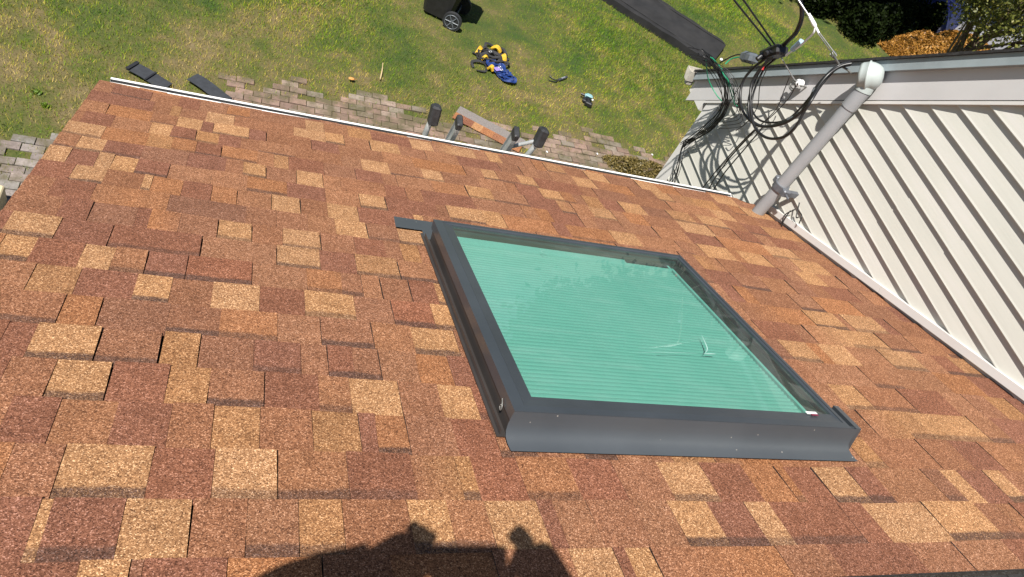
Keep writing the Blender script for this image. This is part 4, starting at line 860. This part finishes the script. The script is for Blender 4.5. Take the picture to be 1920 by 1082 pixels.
# weeds by the corner of the wall
wd = np.random.default_rng(8)
def bushpts(n, c, r, rg): 
    d = rg.normal(size=(n, 3)); d /= np.linalg.norm(d, axis=1)[:, None]; q = d * (rg.uniform(0, 1, n) ** .45)[:, None] * np.array(r); q[:, 2] = np.abs(q[:, 2]); return q + np.array(c)
wb = empty('weed_clump', (5.25, 7.45, 0), 'clump of dry brown weeds on the bricks near the tall house corner', 'weeds')
leaves('foliage', np.concatenate([bushpts(5000, (0, 0, 0), (.42, .22, .16), wd), bushpts(2000, (.32, .08, 0), (.26, .14, .12), wd), bushpts(900, (-.3, .1, 0), (.18, .1, .08), wd)]), .018, M_weed, wb, seed=9)
mb = MB()
for i in range(16): a = rnd.uniform(0, 6.28); mb.tube([(0, 0, 0), (.1 * math.cos(a), .06 * math.sin(a), .08), (.3 * math.cos(a), .15 * math.sin(a), .13)], .003, 5)
mb.build('stem', M_bark, wb)
for x, y in ((-2.02, 6.86), (-1.90, 6.68)):
    wp = empty('broadleaf_weed', (x, y, 0), 'small bright green broadleaf weed left of the roof corner', 'weed', 'bright weeds left of the roof corner')
    leaves('foliage', bushpts(45, (0, 0, 0), (.06, .045, .04), wd), .02, leaf_mat('lime_leaves', [(0, (.08, .15, .01)), (1, (.15, .23, .02))]), wp, seed=int(x * -10))
# far yard plants, leaf colour darkened to paint in the deep shade
for i, (x, y, r) in enumerate(((12.6, 14.6, .7), (13.6, 15.0, .75), (12.9, 13.7, .55), (14.6, 14.9, .65), (13.3, 16.0, .75), (15.4, 15.4, .6), (12.0, 15.3, .6), (11.9, 14.3, .4), (13.7, 14.1, .45), (16.0, 15.2, .35), (11.6, 16.1, .6))):
    sp_ = empty('garden_shrub', (x, y, 0), 'low leafy shrub in the deep shade of the far yard', 'shrub', 'shrubs in the dark far yard')
    leaves('foliage', bushpts(2600, (0, 0, .05), (r, r * .85, .8), wd), .045, M_leafd, sp_, seed=50 + i)
    mb = MB()
    for a in range(5): mb.tube([(0, 0, 0), (.12 * math.cos(a * 1.3), .12 * math.sin(a * 1.3), .4)], .01, 5, sub=1)
    mb.build('stem', M_bark, sp_)
# straw pile
pile = empty('straw_pile', (16, 14.3, 0), 'long low mound of bright orange straw mulch just beyond the rake edge', 'mulch pile')
rg = np.random.default_rng(77); n = 26000; t = rg.uniform(-1, 1, n); s = rg.normal(0, .33, n); s = np.clip(s, -1, 1)
hgt = .42 * (1 - s ** 2) * (1 - np.abs(t) ** 4) * (1 + .18 * np.sin(t * 9) + .1 * np.sin(t * 23))
dirp = np.array([.93, .37]); prp = np.array([-.37, .93])
P = np.zeros((n, 3)); P[:, 0] = t * 2.45 * dirp[0] + s * .5 * prp[0]; P[:, 1] = t * 2.45 * dirp[1] + s * .5 * prp[1]; P[:, 2] = hgt * rg.uniform(.85, 1.05, n) + .01
leaves('straw', P, .05, M_chip, pile, seed=5)
mb = MB(); vs = []; nt_, ns_ = 30, 9
for i in range(nt_ + 1):
    tt = -1 + 2 * i / nt_
    for j in range(ns_):
        ss = -1 + 2 * j / (ns_ - 1); hh = .40 * (1 - ss ** 2) * (1 - abs(tt) ** 4) * (1 + .18 * math.sin(tt * 9) + .1 * math.sin(tt * 23)) - .03
        vs.append((tt * 2.45 * dirp[0] + ss * .5 * prp[0], tt * 2.45 * dirp[1] + ss * .5 * prp[1], max(hh, -.02)))
mb.add(vs, [(i * ns_ + j, i * ns_ + j + 1, (i + 1) * ns_ + j + 1, (i + 1) * ns_ + j) for i in range(nt_) for j in range(ns_ - 1)], True)
mb.build('mound', plain('orange_mulch', (.42, .20, .05), .9, var=.4, vscale=9, bmp=.6, bscale=20), pile, fix=False)
# tarp heap
mb = MB(); vs = []; NN = 18
for i in range(NN + 1):
    for j in range(NN + 1):
        a, b = i / NN, j / NN; x = -1.1 + 2.2 * a; y = -1.1 + 2.2 * b
        e = min(a, 1 - a, b, 1 - b); vs.append((x, y, (.55 * min(1, e * 6)) * (1 + .12 * math.sin(a * 14 + b * 5)) + .015 + .03 * math.sin(a * 23) * math.sin(b * 19)))
mb.add(vs, [(i * (NN + 1) + j, i * (NN + 1) + j + 1, (i + 1) * (NN + 1) + j + 1, (i + 1) * (NN + 1) + j) for i in range(NN) for j in range(NN)], True)
tp = mb.build('tarp', M_tarp, fix=False); tp.location = (16.6, 16.4, 0); tp.rotation_euler = (0, 0, .7); tag(tp, 'dark blue tarpaulin over a heap in the deep shade', 'tarp')

# black mat on the lawn
bmt = empty('rubber_mat', (7.1, 11.7, 0), 'long flat black mat lying on the grass beyond the wires', 'mat')
d_ = Vector((.79, -.613)); pd = Vector((.613, .79)); Lm = 3.6
mb = MB(); vs = []; NI, NJ = 40, 10
c0 = Vector((8.07, 11.10)) - Vector((7.1, 11.7))
def mpt(i, j):
    t = i / NI; s_ = j / NJ - .5; rc = 0
    wdt = 1.10; tt = t * Lm
    if tt < .16: wdt *= math.sqrt(1 - ((.16 - tt) / .16) ** 2 * .35)
    p = c0 - d_ * tt + pd * s_ * wdt; return p
for i in range(NI + 1):
    for j in range(NJ + 1):
        p = mpt(i, j); vs.append((p.x, p.y, .135 + .006 * math.sin(i * .9) + .008 * math.sin(j * 1.1 + i * .2)))
nb = len(vs)
for i in range(NI + 1):
    for j in range(NJ + 1):
        p = mpt(i, j); vs.append((p.x, p.y, .0))
fs = [(i * (NJ + 1) + j, i * (NJ + 1) + j + 1, (i + 1) * (NJ + 1) + j + 1, (i + 1) * (NJ + 1) + j) for i in range(NI) for j in range(NJ)]
for i in range(NI):
    for j in (0, NJ): a = i * (NJ + 1) + j; b = a + NJ + 1; fs.append((a, b, b + nb, a + nb))
for j in range(NJ):
    for i in (0, NI): a = i * (NJ + 1) + j; fs.append((a, a + 1, a + 1 + nb, a + nb))
mb.add(vs, fs); mb.build('sheet', M_mat, bmt)
mb = MB()
for s_ in (-.42, .44): mb.tube([Vector((*(c0 - d_ * t + pd * s_), .144 + .005 * math.sin(t * 8))) for t in np.linspace(.05, Lm - .05, 12)], .007, 5, sub=2)
mb.build('hem', M_mat, bmt)

# ---------------------------------------------------------------- wheeled bin
bn = empty('wheeled_bin', (2.60, 10.27, 0), 'black two wheeled rubbish bin standing on the lawn at the top edge', 'bin', rz=R(-112))
mb = MB()
def rr_ring(cx, cy, hx, hy, z, b=.05): return [(cx - hx + b, cy - hy, z), (cx + hx - b, cy - hy, z), (cx + hx, cy - hy + b, z), (cx + hx, cy + hy - b, z), (cx + hx - b, cy + hy, z), (cx - hx + b, cy + hy, z), (cx - hx, cy + hy - b, z), (cx - hx, cy - hy + b, z)]
def loft(mb, rings, smooth=False):
    n = len(rings[0]); vs = sum(rings, []); fs = [tuple(range(n - 1, -1, -1)), tuple(range(len(vs) - n, len(vs)))]
    for k in range(len(rings) - 1):
        for i in range(n): j = (i + 1) % n; fs.append((k * n + i, k * n + j, (k + 1) * n + j, (k + 1) * n + i))
    mb.add(vs, fs, smooth)
loft(mb, [rr_ring(0, 0, .20, .22, .06), rr_ring(0, 0, .25, .29, .62), rr_ring(0, 0, .265, .31, .90), rr_ring(0, 0, .285, .33, .905), rr_ring(0, 0, .285, .33, .945)])
mb.build('body', M_ppl, bn)
mb = MB(); loft(mb, [rr_ring(0, -.01, .295, .35, .947), rr_ring(0, -.01, .30, .355, .975), rr_ring(0, 0, .27, .31, 1.0), rr_ring(0, .02, .14, .18, 1.02)])
mb.tube([(-.24, .37, .93), (.24, .37, .93)], .016, 8, sub=1); mb.build('lid', M_ppl, bn)
mb = MB()
for i in range(14): a = -.26 + i * .04; mb.box(a, a + .02, -.368, -.352, .952, .972)
mb.build('lid_lip', M_ppl, bn)
for sx_ in (-1, 1):
    w_ = MB(); ax = Vector((sx_ * .285, .27, .145))
    w_.tube([ax + Vector((-.028, 0, 0)), ax + Vector((.028, 0, 0))], .145, 26, sub=1); wo = w_.build('wheel', M_rubber, bn)
    w2 = MB(); w2.tube([ax + Vector((sx_ * .0285, 0, 0)), ax + Vector((sx_ * .034, 0, 0))], .035, 14, sub=1)
    for q in range(6):
        a = q * math.pi / 3; w2.tube([ax + Vector((sx_ * .031, 0, 0)), ax + Vector((sx_ * .031, .105 * math.cos(a), .105 * math.sin(a)))], .009, 5, sub=1)
    w2.tube([ax + Vector((sx_ * .030, .108 * math.cos(a), .108 * math.sin(a))) for a in np.linspace(0, 6.283, 25)[:-1]], .007, 6, closed=True, sub=1)
    w2.build('rim', M_splice2, wo)
mb = MB(); mb.tube([(-.27, .27, .145), (.27, .27, .145)], .012, 8, sub=1); mb.build('axle', M_dsteel, bn)

# ---------------------------------------------------------------- harness
hs = empty('safety_harness', (3.3, 9.3, 0), 'tangled fall arrest harness of yellow, black and blue webbing on the lawn', 'harness')
rh = random.Random(4)
def ribbon(mb, pts, w_, th=.004, sub=5):
    P = spline([Vector(p) for p in pts], sub); m = len(P); vs = []
    for i, p in enumerate(P):
        t = (P[min(i + 1, m - 1)] - P[max(i - 1, 0)]).normalized(); tw = .5 * math.sin(i * .35 + w_ * 100)
        nrm = t.cross(Vector((0, 0, 1))); nrm = nrm.normalized() if nrm.length > .01 else Vector((1, 0, 0)); up = nrm.cross(t); a = nrm * math.cos(tw) + up * math.sin(tw); b = a.cross(t)
        vs += [p - a * w_ - b * th, p + a * w_ - b * th, p + a * w_ + b * th, p - a * w_ + b * th]
    fs = [(0, 1, 2, 3), tuple(len(vs) - 4 + q for q in (3, 2, 1, 0))]
    for i in range(m - 1):
        for q in range(4): fs.append((i * 4 + q, i * 4 + (q + 1) % 4, i * 4 + 4 + (q + 1) % 4, i * 4 + 4 + q))
    mb.add(vs, fs)
o_ = Vector((3.3, 9.3))
def hp(x, y, z): return (x - o_.x, y - o_.y, z)
for (ax, ay, bx, by, wv) in ((3.10, 9.36, 3.20, 9.53, .030), (3.37, 9.61, 3.50, 9.53, .030), (3.50, 9.46, 3.53, 9.32, .034), (3.24, 9.06, 3.31, 9.01, .028), (3.16, 9.24, 3.26, 9.28, .02)):
    mb = MB(); ribbon(mb, [hp(ax, ay, .05), hp((ax + bx) / 2, (ay + by) / 2, .11), hp(bx, by, .06)], wv, .012); mb.build('shoulder_pad', M_yellow, hs)
for k in range(17):
    a = rh.uniform(0, 6.28); cx, cy = 3.34 + rh.uniform(-.08, .08), 9.40 + rh.uniform(-.12, .14)
    pts = [hp(cx + .22 * math.cos(a + i * .75) * rh.uniform(.6, 1), cy + .17 * math.sin(a + i * .75) * rh.uniform(.6, 1), .03 + .07 * rh.random()) for i in range(6)]
    mb = MB(); ribbon(mb, pts, .019); mb.build('strap', M_bweb, hs)
for pts in ([(3.04, 9.40, .04), (3.1, 9.36, .05), (3.2, 9.38, .04)], [(3.02, 9.03, .03), (3.0, 9.13, .05), (3.12, 9.18, .06), (3.22, 9.14, .04), (3.2, 9.0, .03), (3.06, 8.98, .03)]):
    mb = MB(); ribbon(mb, [hp(*p) for p in pts], .02); mb.build('strap', M_bweb, hs)
for k in range(14):
    t = k / 13; cx, cy = 3.36 + .20 * t, 9.16 - .27 * t; r_ = .14 - .04 * t; a = rh.uniform(0, 6)
    pts = [hp(cx + r_ * math.cos(a + i * .9) * rh.uniform(.75, 1), cy + r_ * .8 * math.sin(a + i * .9) * rh.uniform(.75, 1), .03 + .06 * rh.random()) for i in range(7)]
    mb = MB(); ribbon(mb, pts, .021); mb.build('strap', M_blue, hs)
mb = MB(); mb.bevbox(-.05, .05, -.04, .04, 0, .02, .006, Matrix.Translation(hp(3.37, 9.02, .09)) @ Matrix.Rotation(.5, 4, 'Z')); mb.build('label_patch', M_purple, hs)
for (x, y) in ((3.42, 9.0), (3.40, 9.06), (3.30, 9.40)):
    mb = MB(); mb.tube([hp(x + .025 * math.cos(a), y + .018 * math.sin(a), .115) for a in np.linspace(0, 6.283, 11)[:-1]], .005, 6, closed=True, sub=2); mb.build('buckle', M_steel, hs)

# small tools
tl = empty('nail_bar', (4.44, 9.22, 0), 'slim dark tool with splayed ends on the lawn right of the harness', 'tool', rz=R(38))
mb = MB(); mb.bevbox(-.02, .20, -.022, .022, .01, .045, .008); mb.build('handle', M_strip, tl)
mb = MB(); mb.bevbox(.05, .14, -.012, .012, .0455, .05, .002); mb.build('plate', M_steel, tl)
mb = MB(); mb.tube([(0, 0, .03), (-.09, -.01, .02), (-.19, .06, .02)], .009, 6); mb.tube([(-.02, 0, .03), (-.08, .05, .02), (-.10, .13, .03)], .008, 6); mb.build('prong', M_ppl, tl)
ht = empty('power_tool', (4.83, 8.84, 0), 'small pale blue and black cordless tool lying on the lawn', 'power tool', rz=R(-20))
mb = MB(); mb.tube([(-.06, .045, .07), (-.01, .05, .075), (.06, .04, .07)], [.03, .042, .045, .035], 12, sub=4); mb.bevbox(-.045, .05, -.01, .06, .095, .118, .008); mb.build('housing', M_tblue, ht)
mb = MB(); mb.tube([(.0, .03, .06), (.02, -.04, .055), (.03, -.09, .05)], .024, 8); mb.bevbox(-.03, .085, -.14, -.075, .01, .085, .012); mb.tube([(-.06, .045, .07), (-.12, .05, .065)], .02, 8, sub=1); mb.bevbox(-.075, -.01, -.07, .02, .01, .06, .01); mb.build('grip', M_ppl, ht)
mb = MB(); mb.ball((.075, .01, .07), .016, 8, 6); mb.build('button', M_whitepl, ht)
# off-cuts
oc = empty('shingle_offcut', (3.0, 7.78, 0), 'new laminated shingle strip lying on the brick path between the ladder rails', 'shingle', rz=math.atan2(-.37, .72))
mb = MB(); mb.box(-.38, .62, -.05, .115, .030, .036); mb.build('nailing_strip', M_off, oc)
mb = MB(); cols = []; x = -.38; 
for wv, c in ((.12, 'M'), (.16, 'B'), (.14, 'T'), (.17, 'M'), (.2, 'N'), (.21, 'M')):
    mb.box(x, x + wv - .001, -.20, -.0505, .030, .037); cols += [(*PAL[c], 0)] * 24; x += wv
so_ = mb.build('tab', M_sh, oc, fix=False); setcol(so_, cols); so_.data.uv_layers.new(name='UVMap')
for loc, rz_, Ls, lab, segs in (((-1.05, 7.43, .02), R(-30), .42, 'dark strip of roofing felt with a lifted tab, just beyond the roof corner', 2), ((-.42, 7.42, .02), R(-37), .46, 'plain dark strip of roofing felt sticking out beyond the gutter', 1)):
    fs_ = empty('felt_strip', loc, lab, 'roofing scrap', rz=rz_)
    mb = MB(); n_ = 10
    vs = []
    for i in range(n_ + 1):
        t = i / n_; z = .03 + .012 * math.sin(t * 5)
        for yv, zz_ in ((-.085, 0), (.085, .004)): vs += [(-Ls * .5 + Ls * 1.1 * t, yv, z + zz_), (-Ls * .5 + Ls * 1.1 * t, yv, z + zz_ - .006)]
    fs = []
    for i in range(n_): a = i * 4; fs += [(a, a + 4, a + 6, a + 2), (a + 1, a + 3, a + 7, a + 5), (a, a + 1, a + 5, a + 4), (a + 2, a + 6, a + 7, a + 3)]
    fs += [(0, 2, 3, 1), (n_ * 4, n_ * 4 + 1, n_ * 4 + 3, n_ * 4 + 2)]
    mb.add(vs, fs); mb.build('strip', M_strip, fs_)
    if segs == 2:
        mb = MB(); mb.box(-.215, -.175, -.09, .09, .045, .055); mb.box(.03, .05, -.09, .09, .048, .054); mb.build('sealant_line', M_ppl, fs_)
mb = MB(); mb.tube([(0, 0, .04), (.03, .18, .045), (.05, .37, .04)], [.010, .009, .006], 6); o = mb.build('wood_stick', M_twig); o.location = (1.62, 8.27, 0); tag(o, 'thin pale wooden stick lying in the grass', 'stick')
mb = MB(); mb.ball((0, 0, .05), (.045, .03, .012), 8, 5); mb.tube([(.04, 0, .05), (.07, .01, .05)], .003, 5, sub=1); o = mb.build('dry_leaf', M_leafo); o.location = (1.24, 8.14, 0); tag(o, 'single dry orange leaf at the edge of the brick path', 'leaf')
for (x, y) in ((4.72, 7.62), (4.9, 8.55 - 1.0), (5.7, 7.85), (3.9, 7.45)):
    mb = MB(); mb.ball((0, 0, .03), (.022, .012, .008), 6, 4); o = mb.build('paint_chip', M_whitepl); o.location = (x, y, 0); o.rotation_euler = (0, 0, x * 7); tag(o, 'tiny white chip on the brick path right of the ladder', 'debris', 'white chips on the path')
cb = MB(); cb.bevbox(-.30, .03, -.30, .16, .0, .22, .01); o = cb.build('cream_crate', M_cream); o.location = (-1.95, 5.16, 0); tag(o, 'pale cream box end showing past the roof edge at far left', 'box')

# ---------------------------------------------------------------- photographer (out of frame, casts the shadow on the shingles)
pr_ = empty('person', (-.12, -.02, 4.15), 'photographer holding a phone up in both hands, seen only as the shadow on the shingles', 'person')
po = Vector((-.12, -.02, 4.15))
cm = camo.matrix_world; SHy = .0
def cl_(x, y, z): return cm @ Vector((x, y, z)) - po       # camera axes: x right, y up, z back
def skin_body(name, chains, mat, sub=2):
    me = bpy.data.meshes.new(name); V = []; Ed = []; Rd = []
    for ch, par in chains:
        for i, (p, r) in enumerate(ch):
            V.append(tuple(p)); Rd.append(r)
            if i: Ed.append((len(V) - 2, len(V) - 1))
            elif par is not None: Ed.append((par, len(V) - 1))
    me.from_pydata(V, Ed, []); o = bpy.data.objects.new(name, me); C.objects.link(o); o.parent = pr_
    sk = o.modifiers.new('skin', 'SKIN'); sk.use_smooth_shade = True
    for i, r in enumerate(Rd):
        me.skin_vertices[0].data[i].radius = (r, r); me.skin_vertices[0].data[i].use_root = (i == 0)
    s = o.modifiers.new('sub', 'SUBSURF'); s.levels = sub; s.render_levels = sub
    me.materials.append(mat); return o
zf = lambda y: (RIDGE_Z - (RIDGE_Y - y) * math.tan(TH)) - po.z
hipL, hipR = Vector((-.10, -.28, 5.16)) - po, Vector((-.10, -.28, 5.16)) - po
pel = Vector((-.02, -.36, 5.10)) - po
fy = -.34
chest = Vector((-.04, -.42, 5.50)) - po; neck = Vector((-.03, -.37, 5.78)) - po; headc = Vector((-.02, -.31, 5.98)) - po
shL, shR = chest + Vector((-.19, .02, .14)), chest + Vector((.19, .02, .14))
haL = cl_(-.112, .034, .015); haR = cl_(.106, .032, .015)
elL = cl_(-.41, -.105, .10); elR = cl_(.27, -.22, .12)
skin_body('body', [([(pel, .15), (pel.lerp(chest, .5), .135), (chest, .15), (chest.lerp(neck, .55), .10), (neck, .055), (headc + Vector((0, .01, -.03)), .085), (headc + Vector((0, 0, .06)), .085)], None),
    ([(shL, .062), (elL, .046), (elL.lerp(haL, .55) + cl_(0, -.015, 0) - cl_(0, 0, 0), .058), (haL + cl_(-.045, -.040, 0) - cl_(0, 0, 0), .062), (haL + cl_(0, -.008, 0) - cl_(0, 0, 0), .068)], 2),
    ([(shR, .062), (elR, .046), (elR.lerp(haR, .55), .050), (haR + (elR - haR).normalized() * .055, .058), (haR, .056)], 2),
    ([(pel + Vector((-.1, 0, -.06)), .10), (Vector((-.20, -.20, 4.62)) - po, .065), (Vector((-.22, fy, zf(fy) + po.z + .10)) - po, .042), (Vector((-.23, fy + .12, zf(fy + .12) + po.z + .05)) - po, .035)], 0),
    ([(pel + Vector((.1, 0, -.06)), .10), (Vector((.16, -.16, 4.62)) - po, .065), (Vector((.18, fy - .1, zf(fy - .1) + po.z + .10)) - po, .042), (Vector((.19, fy + .02, zf(fy + .02) + po.z + .05)) - po, .035)], 0)], M_skin)
# fingers: chains rooted in each palm
def fingers(h, tips):
    for tp_ in tips:
        m1 = h.lerp(tp_[1], .45) + tp_[0]
        mb = MB(); mb.tube([h.lerp(m1, .25), m1, m1.lerp(tp_[1], .5) + tp_[0] * .3, tp_[1]], [.019, .018, .0165, .015, .012], 8, sub=4); mb.build('finger', M_skin, pr_)
fingers(haL, [(cl_(0, .004, .002) - cl_(0, 0, 0), cl_(-.143, .076, .008)), (cl_(0, .004, 0) - cl_(0, 0, 0), cl_(-.122, .068, .006)), (cl_(0, .002, .0) - cl_(0, 0, 0), cl_(-.106, .062, .008)), (cl_(0, .0, .008) - cl_(0, 0, 0), cl_(-.094, .056, .012)), (cl_(0, -.004, .0) - cl_(0, 0, 0), cl_(-.078, -.030, .018))])
fingers(haR, [(cl_(.004, .004, .002) - cl_(0, 0, 0), cl_(.082, .068, .008)), (cl_(0, .004, 0) - cl_(0, 0, 0), cl_(.070, .052, .006)), (cl_(.0, .002, .0) - cl_(0, 0, 0), cl_(.096, .058, .008)), (cl_(0, .0, .008) - cl_(0, 0, 0), cl_(.112, .050, .012)), (cl_(0, -.004, .0) - cl_(0, 0, 0), cl_(.062, -.035, .018))])
mb = MB(); mb.ball(headc + Vector((0, -.015, .045)), (.098, .115, .10), 14, 10); mb.build('hair', M_hair, pr_)
mb = MB()
for a, b, ra in ((shL, elL.lerp(haL, .68), .066), (shR, elR.lerp(haR, .35), .066)):
    mb.tube([a, (elL if a is shL else elR), b], [ra, ra * .98, ra * .95, ra * .9], 12, sub=5)
mb.tube([pel + Vector((0, 0, -.03)), pel.lerp(chest, .5), chest, chest.lerp(neck, .6)], [.175, .17, .18, .17, .12], 16, sub=5)
mb.build('shirt', M_shirt, pr_)
ph = MB(); ph.bevbox(-.090, .062, -.046, .030, .006, .0145, .003); pho = ph.build('phone', M_ppl)
pho.matrix_world = cm @ Matrix.Identity(4); tag(pho, 'black phone held level in both hands above the ridge, seen only as a shadow', 'phone')
